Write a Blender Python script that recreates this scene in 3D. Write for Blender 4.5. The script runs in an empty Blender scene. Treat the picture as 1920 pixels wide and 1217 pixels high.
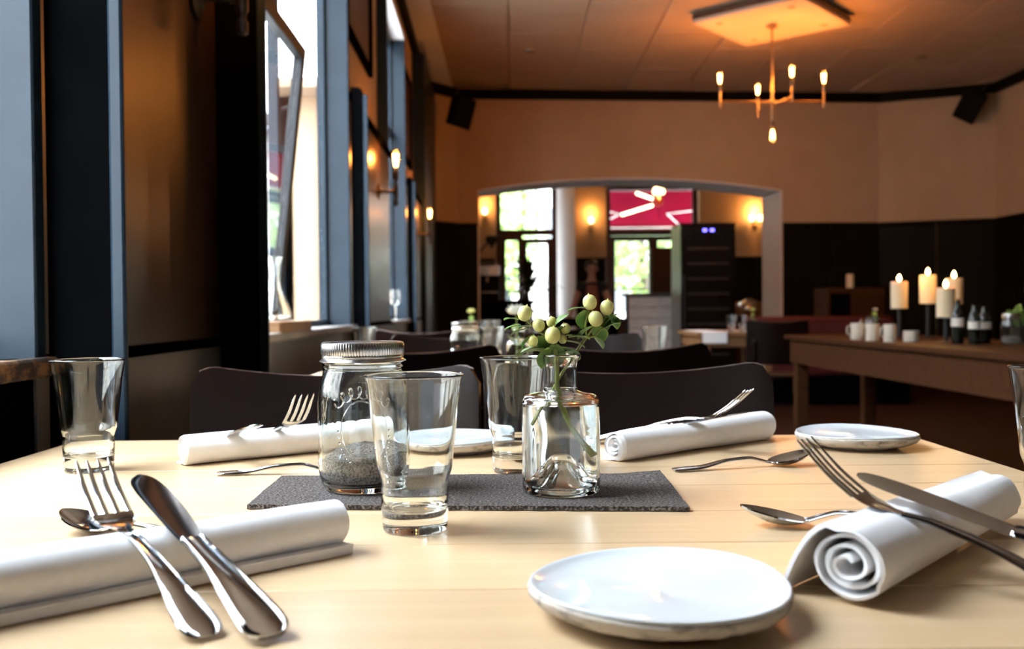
import bpy, bmesh, math, random
from mathutils import Vector, Matrix, noise as mnoise

# ------------------------------------------------------------------ camera, world, light, exposure
sc = bpy.context.scene
COL = sc.collection
RAD = math.radians
CAM_Z, FPX = 0.925, 1770.0                      # eye height, focal length in pixels of a 1920 px wide frame
PITCH, ROLL = RAD(0.858), RAD(-0.5)
CAM_ROT = Matrix.Rotation(RAD(90) - PITCH, 4, 'X') @ Matrix.Rotation(ROLL, 4, 'Z')
cam_d = bpy.data.cameras.new('camera')
cam_d.sensor_width = 22.3
cam_d.lens = FPX / 1920 * 22.3
cam_d.clip_start, cam_d.clip_end = 0.02, 200
cam_d.dof.use_dof = True
cam_d.dof.focus_distance = 0.90
cam_d.dof.aperture_fstop = 4.2
cam_d.dof.aperture_blades = 7
cam = bpy.data.objects.new('camera', cam_d)
cam.matrix_world = Matrix.Translation((0, 0, CAM_Z)) @ CAM_ROT
COL.objects.link(cam)
sc.camera = cam

SKY = 12.0
wd = bpy.data.worlds.new('overcast_sky')
sc.world = wd
wd.use_nodes = True
bg = wd.node_tree.nodes['Background']
bg.inputs[0].default_value = (0.80, 0.90, 1.0, 1)
bg.inputs[1].default_value = SKY

sc.view_settings.view_transform = 'Standard'
sc.view_settings.look = 'None'
sc.view_settings.gamma = 1.0
sc.view_settings.use_curve_mapping = False
sc.view_settings.exposure = 1.5
cy = sc.cycles
cy.use_denoising = True
cy.max_bounces, cy.diffuse_bounces, cy.glossy_bounces = 14, 5, 6
cy.transmission_bounces, cy.transparent_max_bounces = 14, 12
cy.sample_clamp_indirect = 8.0
cy.sample_clamp_direct = 0.0
cy.blur_glossy = 0.6
cy.caustics_reflective = True
cy.caustics_refractive = True

BULB_COL = (1.0, 0.43, 0.12)
TABLE_Z = 0.75
random.seed(7)

def ray(px, py):
    return (CAM_ROT.to_3x3() @ Vector(((px - 960) / FPX, -(py - 608.5) / FPX, -1.0)))
def at(px, py, d):                              # the point seen at a pixel, d metres into the room
    r = ray(px, py)
    return Vector((0, 0, CAM_Z)) + r * (d / r.y)
def onz(px, py, z=TABLE_Z):                     # the point seen at a pixel on a level surface
    r = ray(px, py)
    return Vector((0, 0, CAM_Z)) + r * ((z - CAM_Z) / r.z)

# ------------------------------------------------------------------ node materials
def new_mat(name):
    m = bpy.data.materials.new(name)
    m.use_nodes = True
    nt = m.node_tree
    nt.nodes.clear()
    out = nt.nodes.new('ShaderNodeOutputMaterial')
    return m, nt, out
def coords(nt, scale=(1, 1, 1), rot=(0, 0, 0)):
    tc = nt.nodes.new('ShaderNodeTexCoord')
    mp = nt.nodes.new('ShaderNodeMapping')
    mp.inputs['Scale'].default_value = scale
    mp.inputs['Rotation'].default_value = rot
    nt.links.new(tc.outputs['Object'], mp.inputs['Vector'])
    return mp.outputs['Vector']
def noise_tex(nt, vec, scale, detail=4, rough=0.55, dist=0.0):
    n = nt.nodes.new('ShaderNodeTexNoise')
    n.inputs['Scale'].default_value = scale
    n.inputs['Detail'].default_value = detail
    n.inputs['Roughness'].default_value = rough
    n.inputs['Distortion'].default_value = dist
    nt.links.new(vec, n.inputs['Vector'])
    return n.outputs['Fac']
def ramp(nt, fac, stops):
    r = nt.nodes.new('ShaderNodeValToRGB')
    e = r.color_ramp.elements
    while len(e) < len(stops):
        e.new(0.5)
    for el, (p, c) in zip(e, stops):
        el.position = p
        el.color = (c[0], c[1], c[2], 1)
    nt.links.new(fac, r.inputs['Fac'])
    return r.outputs['Color']
def pmat(name, c1, c2=None, scale=8, stretch=(1, 1, 1), rough=0.5, metal=0.0, spec=0.5, bump=0.0, bscale=None,
         lo=0.35, hi=0.65, coat=0.0, coat_rough=0.1, tint=0.0, sss=0.0, detail=4, bdist=0.002, dist=0.0, trans=0.0):
    m, nt, out = new_mat(name)
    b = nt.nodes.new('ShaderNodeBsdfPrincipled')
    nt.links.new(b.outputs[0], out.inputs[0])
    v = coords(nt, stretch)
    c2 = c2 or tuple(x * 0.86 for x in c1)
    fac = noise_tex(nt, v, scale, detail, dist=dist)
    col = ramp(nt, fac, [(lo, c1), (hi, c2)])
    if tint:
        oi = nt.nodes.new('ShaderNodeObjectInfo')
        mr = nt.nodes.new('ShaderNodeMapRange')
        mr.inputs['To Min'].default_value = 1 - tint
        mr.inputs['To Max'].default_value = 1 + tint * 0.4
        nt.links.new(oi.outputs['Random'], mr.inputs['Value'])
        mx = nt.nodes.new('ShaderNodeMix')
        mx.data_type = 'RGBA'
        mx.blend_type = 'MULTIPLY'
        mx.inputs['Factor'].default_value = 1
        nt.links.new(col, mx.inputs['A'])
        cmb = nt.nodes.new('ShaderNodeCombineColor')
        for k in range(3):
            nt.links.new(mr.outputs[0], cmb.inputs[k])
        nt.links.new(cmb.outputs[0], mx.inputs['B'])
        col = mx.outputs['Result']
    nt.links.new(col, b.inputs['Base Color'])
    b.inputs['Roughness'].default_value = rough
    b.inputs['Metallic'].default_value = metal
    b.inputs['Specular IOR Level'].default_value = spec
    b.inputs['Coat Weight'].default_value = coat
    b.inputs['Coat Roughness'].default_value = coat_rough
    if trans:
        b.inputs['Transmission Weight'].default_value = trans
    if sss:
        b.inputs['Subsurface Weight'].default_value = sss
        b.inputs['Subsurface Radius'].default_value = (0.01, 0.006, 0.003)
        b.inputs['Subsurface Scale'].default_value = 1.0
    if bump:
        bf = noise_tex(nt, v, bscale or scale * 4, 5)
        bp = nt.nodes.new('ShaderNodeBump')
        bp.inputs['Strength'].default_value = bump
        bp.inputs['Distance'].default_value = bdist
        nt.links.new(bf, bp.inputs['Height'])
        nt.links.new(bp.outputs[0], b.inputs['Normal'])
    return m
def glass_mat(name, col=(0.985, 0.995, 0.99), ior=1.5, rough=0.0, bump=0.0):
    m, nt, out = new_mat(name)
    g = nt.nodes.new('ShaderNodeBsdfGlass')
    g.inputs['Color'].default_value = (*col, 1)
    g.inputs['Roughness'].default_value = rough
    g.inputs['IOR'].default_value = ior
    nt.links.new(g.outputs[0], out.inputs[0])
    if bump:
        v = coords(nt)
        bp = nt.nodes.new('ShaderNodeBump')
        bp.inputs['Strength'].default_value = bump
        bp.inputs['Distance'].default_value = 0.001
        nt.links.new(noise_tex(nt, v, 60, 2), bp.inputs['Height'])
        nt.links.new(bp.outputs[0], g.inputs['Normal'])
    return m
def pane_mat(name, tint=(1, 1, 1), gloss_rough=0.02, ior=1.45):   # thin sheet: straight-through light plus surface reflection
    m, nt, out = new_mat(name)
    t = nt.nodes.new('ShaderNodeBsdfTransparent')
    t.inputs[0].default_value = (*tint, 1)
    g = nt.nodes.new('ShaderNodeBsdfGlossy')
    g.inputs['Roughness'].default_value = gloss_rough
    f = nt.nodes.new('ShaderNodeLayerWeight')       # Schlick reflectance, the same on both faces of the sheet
    f.inputs['Blend'].default_value = 0.5
    pw = nt.nodes.new('ShaderNodeMath')
    pw.operation = 'POWER'
    pw.inputs[1].default_value = 5.0
    nt.links.new(f.outputs['Facing'], pw.inputs[0])
    ma = nt.nodes.new('ShaderNodeMath')
    ma.operation = 'MULTIPLY_ADD'
    ma.inputs[1].default_value = 0.96
    ma.inputs[2].default_value = 0.04
    nt.links.new(pw.outputs[0], ma.inputs[0])
    mx = nt.nodes.new('ShaderNodeMixShader')
    nt.links.new(ma.outputs[0], mx.inputs[0])
    nt.links.new(t.outputs[0], mx.inputs[1])
    nt.links.new(g.outputs[0], mx.inputs[2])
    nt.links.new(mx.outputs[0], out.inputs[0])
    return m
def emit_mat(name, col, strength):
    m, nt, out = new_mat(name)
    e = nt.nodes.new('ShaderNodeEmission')
    e.inputs[0].default_value = (*col, 1)
    e.inputs[1].default_value = strength
    nt.links.new(e.outputs[0], out.inputs[0])
    return m

M = {}
M['maple'] = pmat('maple_board', (0.69, 0.505, 0.305), (0.615, 0.43, 0.245), 3.0, (1.2, 26, 26), rough=0.34, spec=0.45,
                  bump=0.04, bscale=30, tint=0.10, dist=0.4, lo=0.3, hi=0.72)
M['napkin'] = pmat('white_linen', (0.93, 0.93, 0.94), (0.90, 0.90, 0.915), 120, rough=0.9, spec=0.2, bump=0.35, bscale=900, bdist=0.0004)
M['steel'] = pmat('polished_steel', (0.66, 0.70, 0.74), (0.58, 0.62, 0.66), 40, rough=0.10, metal=1.0)
M['satin_steel'] = pmat('band_steel', (0.66, 0.66, 0.66), (0.56, 0.56, 0.57), 60, rough=0.24, metal=1.0)
M['felt'] = pmat('grey_felt', (0.050, 0.042, 0.039), (0.36, 0.325, 0.31), 420, (1, 2.0, 1), rough=1.0, spec=0.1, bump=1.0, bscale=600, bdist=0.0015, lo=0.46, hi=0.70, detail=8)
M['glaze'] = pmat('white_glaze', (0.70, 0.76, 0.80), (0.67, 0.73, 0.77), 14, rough=0.07, spec=0.55, bump=0.05, bscale=40)
M['stoneware'] = pmat('raw_stoneware', (0.52, 0.475, 0.42), (0.15, 0.13, 0.11), 75, (1, 1, 2.2), rough=0.85, bump=0.6, bscale=180, lo=0.52, hi=0.72, bdist=0.001)
M['glass'] = glass_mat('clear_glass')
M['jar_glass'] = glass_mat('jar_glass', (0.965, 0.985, 0.985), 1.5, 0.0, 0.12)
M['water'] = glass_mat('water', (0.99, 1.0, 0.995), 1.33)
M['pepper'] = pmat('ground_pepper', (0.42, 0.37, 0.33), (0.07, 0.06, 0.053), 520, rough=1.0, spec=0.1, bump=1.0, bscale=700, lo=0.38, hi=0.62, bdist=0.001)
M['berry'] = pmat('pale_green_berry', (0.70, 0.70, 0.30), (0.63, 0.60, 0.20), 60, rough=0.32, spec=0.5, tint=0.08, sss=0.15)
M['leaf'] = pmat('green_leaf', (0.26, 0.40, 0.08), (0.12, 0.25, 0.07), 120, rough=0.45, tint=0.3)
M['stem'] = pmat('green_stem', (0.30, 0.36, 0.08), (0.24, 0.25, 0.07), 90, rough=0.5)
M['chair'] = pmat('mahogany_stain', (0.0085, 0.0028, 0.002), (0.0045, 0.0017, 0.0014), 6, (1, 12, 1), rough=0.34, spec=0.20, bump=0.05, bscale=40)
M['black_wood'] = pmat('black_paint', (0.0022, 0.0022, 0.0026), (0.0016, 0.0016, 0.002), 10, rough=0.7, spec=0.0)
M['blue_paint'] = pmat('slate_blue_paint', (0.013, 0.025, 0.038), (0.0105, 0.0205, 0.032), 12, rough=0.40, spec=0.20, bump=0.10, bscale=160, bdist=0.001, coat=0.03, coat_rough=0.2)
M['brown_panel'] = pmat('brown_varnish_panel', (0.050, 0.026, 0.016), (0.034, 0.017, 0.011), 2.0, (1, 1, 0.3), rough=0.30, spec=0.38)
M['grey_panel'] = pmat('grey_dado', (0.14, 0.138, 0.14), (0.11, 0.108, 0.11), 6, rough=0.38)
M['wainscot'] = pmat('dark_wainscot', (0.0042, 0.0032, 0.0024), (0.003, 0.0023, 0.0018), 5, (1, 1, 0.3), rough=0.6, spec=0.12)
M['cream'] = pmat('cream_plaster', (0.48, 0.33, 0.20), (0.45, 0.305, 0.183), 3, rough=0.85, spec=0.2, bump=0.05, bscale=80)
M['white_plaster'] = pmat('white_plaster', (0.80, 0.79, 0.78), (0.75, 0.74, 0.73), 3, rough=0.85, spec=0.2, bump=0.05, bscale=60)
M['ceiling'] = pmat('ceiling_board', (0.47, 0.345, 0.24), (0.44, 0.32, 0.22), 2.5, rough=0.9, spec=0.1, bump=0.03, bscale=90, tint=0.012)
M['board_paint'] = pmat('pale_board_paint', (0.60, 0.47, 0.36), (0.57, 0.44, 0.335), 4, rough=0.8)
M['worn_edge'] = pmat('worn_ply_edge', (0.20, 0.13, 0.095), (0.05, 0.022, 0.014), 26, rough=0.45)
M['black_trim'] = pmat('black_trim', (0.004, 0.003, 0.003), (0.003, 0.0025, 0.0025), 9, rough=0.6, spec=0.08)
M['floor'] = pmat('dark_oak_floor', (0.034, 0.013, 0.008), (0.017, 0.007, 0.005), 2.2, (9, 0.9, 1), rough=0.42, bump=0.08, bscale=20)
M['sill'] = pmat('worn_grey_sill', (0.20, 0.19, 0.175), (0.30, 0.27, 0.24), 7, rough=0.45, lo=0.4, hi=0.7)
M['chipped'] = pmat('chipped_paint_edge', (0.24, 0.115, 0.045), (0.035, 0.022, 0.015), 22, (1, 1, 1.6), rough=0.75, bump=0.5, bscale=60, lo=0.48, hi=0.58)
M['pane'] = pane_mat('window_pane')
M['oak'] = pmat('oiled_oak', (0.30, 0.155, 0.065), (0.21, 0.100, 0.040), 3, (1.5, 18, 18), rough=0.42)
M['oak_dark'] = pmat('brown_pine', (0.060, 0.023, 0.009), (0.040, 0.015, 0.006), 3, (14, 2, 14), rough=0.6, spec=0.04)
M['pipe'] = pmat('aged_pipe', (0.16, 0.13, 0.11), (0.10, 0.08, 0.07), 30, rough=0.38, metal=0.85)
M['brass'] = pmat('dull_brass', (0.52, 0.36, 0.20), (0.40, 0.27, 0.15), 20, rough=0.35, metal=1.0)
M['amber'] = pane_mat('amber_bulb_glass', (1.0, 0.72, 0.40), 0.03)
M['filament'] = emit_mat('hot_filament', (1.0, 0.50, 0.15), 34)
M['flame'] = emit_mat('candle_flame', (1.0, 0.55, 0.16), 22)
M['wax'] = pmat('ivory_wax', (0.74, 0.60, 0.40), (0.70, 0.56, 0.37), 12, rough=0.5, sss=0.5)
M['iron'] = pmat('black_iron', (0.018, 0.018, 0.020), (0.012, 0.012, 0.013), 25, rough=0.5, metal=0.4)
M['plastic'] = pmat('black_plastic', (0.004, 0.004, 0.0045), (0.003, 0.003, 0.0035), 30, rough=0.7, spec=0.08)
M['tin'] = pmat('tin_mug', (0.62, 0.60, 0.57), (0.50, 0.48, 0.46), 18, rough=0.26, metal=1.0)
M['enamel'] = pmat('pale_enamel', (0.60, 0.53, 0.44), (0.52, 0.46, 0.38), 14, rough=0.3)
M['bottle'] = pmat('dark_bottle_glass', (0.008, 0.010, 0.008), (0.006, 0.007, 0.006), 10, rough=0.12, spec=0.6)
M['paper'] = pmat('paper_label', (0.70, 0.66, 0.60), (0.62, 0.58, 0.52), 20, rough=0.8)
M['white_petal'] = pmat('white_petals', (0.82, 0.82, 0.76), (0.72, 0.74, 0.62), 60, rough=0.7)
M['red_frame'] = pmat('oxblood_paint', (0.045, 0.011, 0.011), (0.032, 0.008, 0.008), 5, rough=0.4)
M['awning'] = pmat('red_awning', (0.15, 0.0040, 0.018), (0.13, 0.0035, 0.015), 2, rough=0.9, spec=0.0)
M['foliage'] = pmat('street_tree_leaves', (0.25, 0.36, 0.07), (0.14, 0.25, 0.05), 3, rough=0.6, tint=0.2)  # plain leaf green, mottled by noise
M['bark'] = pmat('bark', (0.12, 0.085, 0.06), (0.07, 0.05, 0.035), 6, (1, 1, 0.3), rough=0.9, bump=0.5)
M['pavement'] = pmat('pavement', (0.42, 0.41, 0.40), (0.34, 0.33, 0.32), 1.5, rough=0.9)
M['facade'] = pmat('pale_facade', (0.50, 0.47, 0.42), (0.44, 0.41, 0.37), 0.6, rough=0.9)
M['dark_glass'] = pmat('dark_window', (0.03, 0.035, 0.04), (0.02, 0.024, 0.03), 2, rough=0.08, spec=0.8)
M['palm'] = pmat('dark_palm_leaf', (0.02, 0.035, 0.014), (0.012, 0.022, 0.010), 20, rough=0.5)
M['terracotta'] = pmat('dark_pot', (0.05, 0.035, 0.028), (0.035, 0.025, 0.02), 10, rough=0.7)
M['red_velvet'] = pmat('dark_red_upholstery', (0.080, 0.006, 0.008), (0.055, 0.004, 0.006), 12, rough=0.7)
M['white_brick'] = pmat('white_counter_board', (0.82, 0.80, 0.77), (0.66, 0.64, 0.61), 9, (1, 1, 3), rough=0.5, tint=0.15)
M['fridge_side'] = pmat('grey_steel_side', (0.42, 0.44, 0.42), (0.36, 0.38, 0.36), 6, rough=0.38, metal=0.3)
M['fridge_glass'] = pmat('black_fridge_glass', (0.006, 0.005, 0.005), (0.004, 0.0035, 0.0035), 3, rough=0.2, spec=0.15)
M['shelf_edge'] = pmat('fridge_shelf_edge', (0.010, 0.0035, 0.002), (0.007, 0.0025, 0.0015), 6, rough=0.5)
M['blue_led'] = emit_mat('blue_display', (0.10, 0.08, 1.0), 5)
M['tube_light'] = emit_mat('light_tube', (1.0, 0.78, 0.40), 4)
M['skin'] = pmat('skin', (0.36, 0.185, 0.12), (0.32, 0.16, 0.10), 20, rough=0.55, sss=0.1)
M['black_cloth'] = pmat('black_cloth', (0.010, 0.010, 0.011), (0.007, 0.007, 0.008), 90, rough=0.9)
M['apron'] = pmat('rust_apron', (0.23, 0.075, 0.035), (0.18, 0.055, 0.028), 30, rough=0.9)
M['hair'] = pmat('dark_hair', (0.016, 0.011, 0.009), (0.010, 0.007, 0.006), 60, (1, 1, 0.2), rough=0.5)
M['grey_jeans'] = pmat('pale_grey_trousers', (0.24, 0.23, 0.22), (0.19, 0.18, 0.175), 60, rough=0.9)
M['lamp_shade_glass'] = emit_mat('glowing_shade', (1.0, 0.56, 0.20), 6)
M['print'] = pmat('dark_print', (0.10, 0.035, 0.018), (0.04, 0.016, 0.010), 5, rough=0.4)

# ------------------------------------------------------------------ object helpers
def setp(o, label=None, cat=None, group=None, kind=None):
    if label: o['label'] = label
    if cat: o['category'] = cat
    if group: o['group'] = group
    if kind: o['kind'] = kind
    return o
def thing(name, label, cat, loc=(0, 0, 0), rz=0.0, group=None, mat4=None):
    o = bpy.data.objects.new(name, None)
    o.empty_display_size = 0.05
    COL.objects.link(o)
    o.matrix_world = mat4 if mat4 is not None else Matrix.Translation(loc) @ Matrix.Rotation(rz, 4, 'Z')
    return setp(o, label, cat, group)
def struct(name, label, mat4=None):
    o = bpy.data.objects.new(name, None)
    COL.objects.link(o)
    if mat4 is not None:
        o.matrix_world = mat4
    return setp(o, label, kind='structure')
def link(name, me, parent=None, loc=None, rot=None, label=None):
    o = bpy.data.objects.new(name, me)
    COL.objects.link(o)
    if parent is not None:
        o.parent = parent
    if loc is not None:
        o.location = loc
    if rot is not None:
        o.rotation_euler = rot
    if label:
        o['label'] = label
    return o
def tomesh(name, verts, faces, mat, smooth=True):
    me = bpy.data.meshes.new(name)
    me.from_pydata([tuple(v) for v in verts], [], faces)
    me.materials.append(M[mat] if isinstance(mat, str) else mat)
    bm = bmesh.new()
    bm.from_mesh(me)
    bmesh.ops.recalc_face_normals(bm, faces=bm.faces)
    bm.to_mesh(me)
    bm.free()
    if smooth:
        me.polygons.foreach_set('use_smooth', [True] * len(me.polygons))
        try:
            me.set_sharp_from_angle(angle=RAD(38))
        except Exception:
            pass
    return me
def part(name, vf, mat, parent=None, smooth=True, **k):
    return link(name, tomesh(name, vf[0], vf[1], mat, smooth), parent, **k)
def merge(*vfs):
    V, F = [], []
    for v, f in vfs:
        o = len(V)
        V += list(v)
        F += [tuple(i + o for i in q) for q in f]
    return V, F
def xf(vf, mat4):
    return [mat4 @ Vector(v) for v in vf[0]], vf[1]
def move(vf, d):
    d = Vector(d)
    return [Vector(v) + d for v in vf[0]], vf[1]
def box(x0, x1, y0, y1, z0, z1, bev=0.0):
    if bev <= 0:
        V = [(x, y, z) for x in (x0, x1) for y in (y0, y1) for z in (z0, z1)]
        F = [(0, 1, 3, 2), (4, 6, 7, 5), (0, 4, 5, 1), (2, 3, 7, 6), (0, 2, 6, 4), (1, 5, 7, 3)]
        return V, F
    bm = bmesh.new()
    bmesh.ops.create_cube(bm, size=1)
    for v in bm.verts:
        v.co = Vector(((x0 + x1) / 2 + v.co.x * (x1 - x0), (y0 + y1) / 2 + v.co.y * (y1 - y0), (z0 + z1) / 2 + v.co.z * (z1 - z0)))
    bmesh.ops.bevel(bm, geom=list(bm.edges), offset=bev, segments=1, affect='EDGES', profile=0.5)
    bm.verts.index_update()
    V = [v.co.copy() for v in bm.verts]
    F = [tuple(v.index for v in f.verts) for f in bm.faces]
    bm.free()
    return V, F
def catmull(pts, n):                             # smooth resampling through points of any dimension
    out = []
    P = [tuple(p) for p in pts]
    for i in range(len(P) - 1):
        p0, p1, p2, p3 = P[max(i - 1, 0)], P[i], P[i + 1], P[min(i + 2, len(P) - 1)]
        for k in range(n):
            t = k / n
            out.append(tuple(0.5 * (2 * b + (c - a) * t + (2 * a - 5 * b + 4 * c - d) * t * t + (3 * b - a - 3 * c + d) * t ** 3)
                             for a, b, c, d in zip(p0, p1, p2, p3)))
    out.append(P[-1])
    return out
def lathe(prof, seg=48, rfun=None):              # profile of (r, z); r = 0 closes on the axis
    V, F, rings = [], [], []
    for r, z in prof:
        if r < 1e-6:
            rings.append([len(V)])
            V.append(Vector((0, 0, z)))
        else:
            ring = []
            for k in range(seg):
                a = 2 * math.pi * k / seg
                rr, zz = (r, z) if rfun is None else rfun(r, z, a)
                ring.append(len(V))
                V.append(Vector((rr * math.cos(a), rr * math.sin(a), zz)))
            rings.append(ring)
    for a, b in zip(rings[:-1], rings[1:]):
        if len(a) == 1 and len(b) == 1:
            continue
        for k in range(seg):
            k2 = (k + 1) % seg
            if len(a) == 1:
                F.append((a[0], b[k], b[k2]))
            elif len(b) == 1:
                F.append((a[k], a[k2], b[0]))
            else:
                F.append((a[k], a[k2], b[k2], b[k]))
    return V, F
def loft(sections, cap=True, closed_ring=True):
    n = len(sections[0])
    V = [Vector(p) for s in sections for p in s]
    F = []
    for i in range(len(sections) - 1):
        for k in range(n if closed_ring else n - 1):
            k2 = (k + 1) % n
            F.append((i * n + k, i * n + k2, (i + 1) * n + k2, (i + 1) * n + k))
    if cap and closed_ring:
        F.append(tuple(range(n)))
        F.append(tuple((len(sections) - 1) * n + k for k in range(n)))
    return V, F
def tube(path, rad, seg=10, cap=True):
    path = [Vector(p) for p in path]
    rads = rad if isinstance(rad, (list, tuple)) else [rad] * len(path)
    secs = []
    t0 = (path[1] - path[0]).normalized()
    up = Vector((0, 0, 1)) if abs(t0.z) < 0.9 else Vector((1, 0, 0))
    nx = t0.cross(up).normalized()
    for i, p in enumerate(path):
        t = (path[min(i + 1, len(path) - 1)] - path[max(i - 1, 0)]).normalized()
        nx = (nx - t * nx.dot(t)).normalized()
        ny = t.cross(nx)
        secs.append([p + (nx * math.cos(2 * math.pi * k / seg) + ny * math.sin(2 * math.pi * k / seg)) * rads[i] for k in range(seg)])
    return loft(secs, cap)
def shell(fn, nu, nv, th):                       # a curved sheet fn(u, v) -> point, given thickness
    bm = bmesh.new()
    g = [[bm.verts.new(fn(i / nu, j / nv)) for j in range(nv + 1)] for i in range(nu + 1)]
    for i in range(nu):
        for j in range(nv):
            bm.faces.new((g[i][j], g[i + 1][j], g[i + 1][j + 1], g[i][j + 1]))
    bmesh.ops.recalc_face_normals(bm, faces=bm.faces)
    bmesh.ops.solidify(bm, geom=list(bm.faces), thickness=th)
    bm.verts.index_update()
    V = [v.co.copy() for v in bm.verts]
    F = [tuple(v.index for v in f.verts) for f in bm.faces]
    bm.free()
    return V, F
def ball(r, seg=16, rings=10, sx=1, sy=1, sz=1):
    prof = [(r * math.sin(math.pi * i / rings), -r * math.cos(math.pi * i / rings)) for i in range(rings + 1)]
    prof[0] = (0, -r)
    prof[-1] = (0, r)
    V, F = lathe(prof, seg)
    return [Vector((v.x * sx, v.y * sy, v.z * sz)) for v in V], F
def dup(root, mat4=None, label=None, group=None, swap=None):
    c = root.copy()
    COL.objects.link(c)
    if mat4 is not None:
        c.matrix_world = mat4
    if label: c['label'] = label
    if group: c['group'] = group
    for ch in list(root.children):
        k = ch.copy()
        COL.objects.link(k)
        k.parent = c
        for g in list(ch.children):
            q = g.copy()
            COL.objects.link(q)
            q.parent = k
    return c
def TR(x, y, z, rz=0.0, s=1.0):
    return Matrix.Translation((x, y, z)) @ Matrix.Rotation(rz, 4, 'Z') @ Matrix.Scale(s, 4)

# ------------------------------------------------------------------ the left window wall: local x = into the room, y = along the wall
CEIL = 3.50
MW = Matrix.Translation((-0.66, 0, 0)) @ Matrix.Rotation(math.atan(0.0226), 4, 'Z')
wl = struct('wall_left', 'dark panelled wall with tall windows along the left side', MW)
def wb(name, n0, n1, s0, s1, z0, z1, mat, bev=0.0, parent=None, **k):
    return part(name, box(n0, n1, s0, s1, z0, z1, bev), mat, parent or wl, smooth=bev > 0, **k)
piers = [(-4.0, 0.45), (1.36, 2.36), (4.49, 6.2), (7.5, 10.9)]
for s0, s1 in piers:
    wb('plaster_pier', -0.15, -0.07, s0, s1, 0, CEIL, 'cream')
    wb('wainscot_panel', -0.069, 0.0, s0 + 0.001, s1 - 0.001, 0.866, 1.93, 'brown_panel')
    wb('dado_panel', -0.069, 0.004, s0 + 0.001, s1 - 0.001, 0.0, 0.845, 'grey_panel')
    wb('dado_rail', -0.069, 0.014, s0 + 0.001, s1 - 0.001, 0.8455, 0.8655, 'black_wood', 0.004)
    wb('cap_rail', -0.069, 0.022, s0 + 0.001, s1 - 0.001, 1.931, 1.97, 'black_wood', 0.008)
def end_board(s, n0, n1, lab, w=0.018):           # upright board at a pier's end, top corner rounded, daylit edge put in as a blue strip against the black face
    pts = [(n0, 0.0), (n1, 0.0)]
    r = 0.03
    for k in range(7):
        a = k / 6 * math.pi / 2
        pts.append((n1 - r + r * math.cos(a), 1.99 - r + r * math.sin(a)))
    pts.append((n0, 1.99))
    part('end_board', loft([[(x, s, z) for x, z in pts], [(x, s + w, z) for x, z in pts]]), 'black_wood', wl, smooth=False)
    wb('daylit_edge_strip', n1 + 0.0005, n1 + 0.022, s - 0.004, s + 0.008, 0.0, 1.955, 'blue_paint', 0.004)
end_board(1.362, 0.022, 0.112, '')
end_board(4.492, 0.005, 0.064, '')
end_board(7.502, 0.005, 0.050, '')
end_board(2.29, 0.001, 0.100, '')
wins = [(0.45, 1.36), (2.36, 4.49), (6.2, 7.5)]
for s0, s1 in wins:
    wb('window_apron', -0.15, 0.0, s0, s1, 0, 0.835, 'grey_panel' if s0 > 2 else 'black_wood')
    wb('lintel', -0.15, -0.07, s0, s1, 3.1, CEIL, 'cream')
wb('corner_pilaster', -0.065, 0.05, 9.0, 10.75, 0, CEIL - 0.12, 'blue_paint', 0.01)
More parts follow.
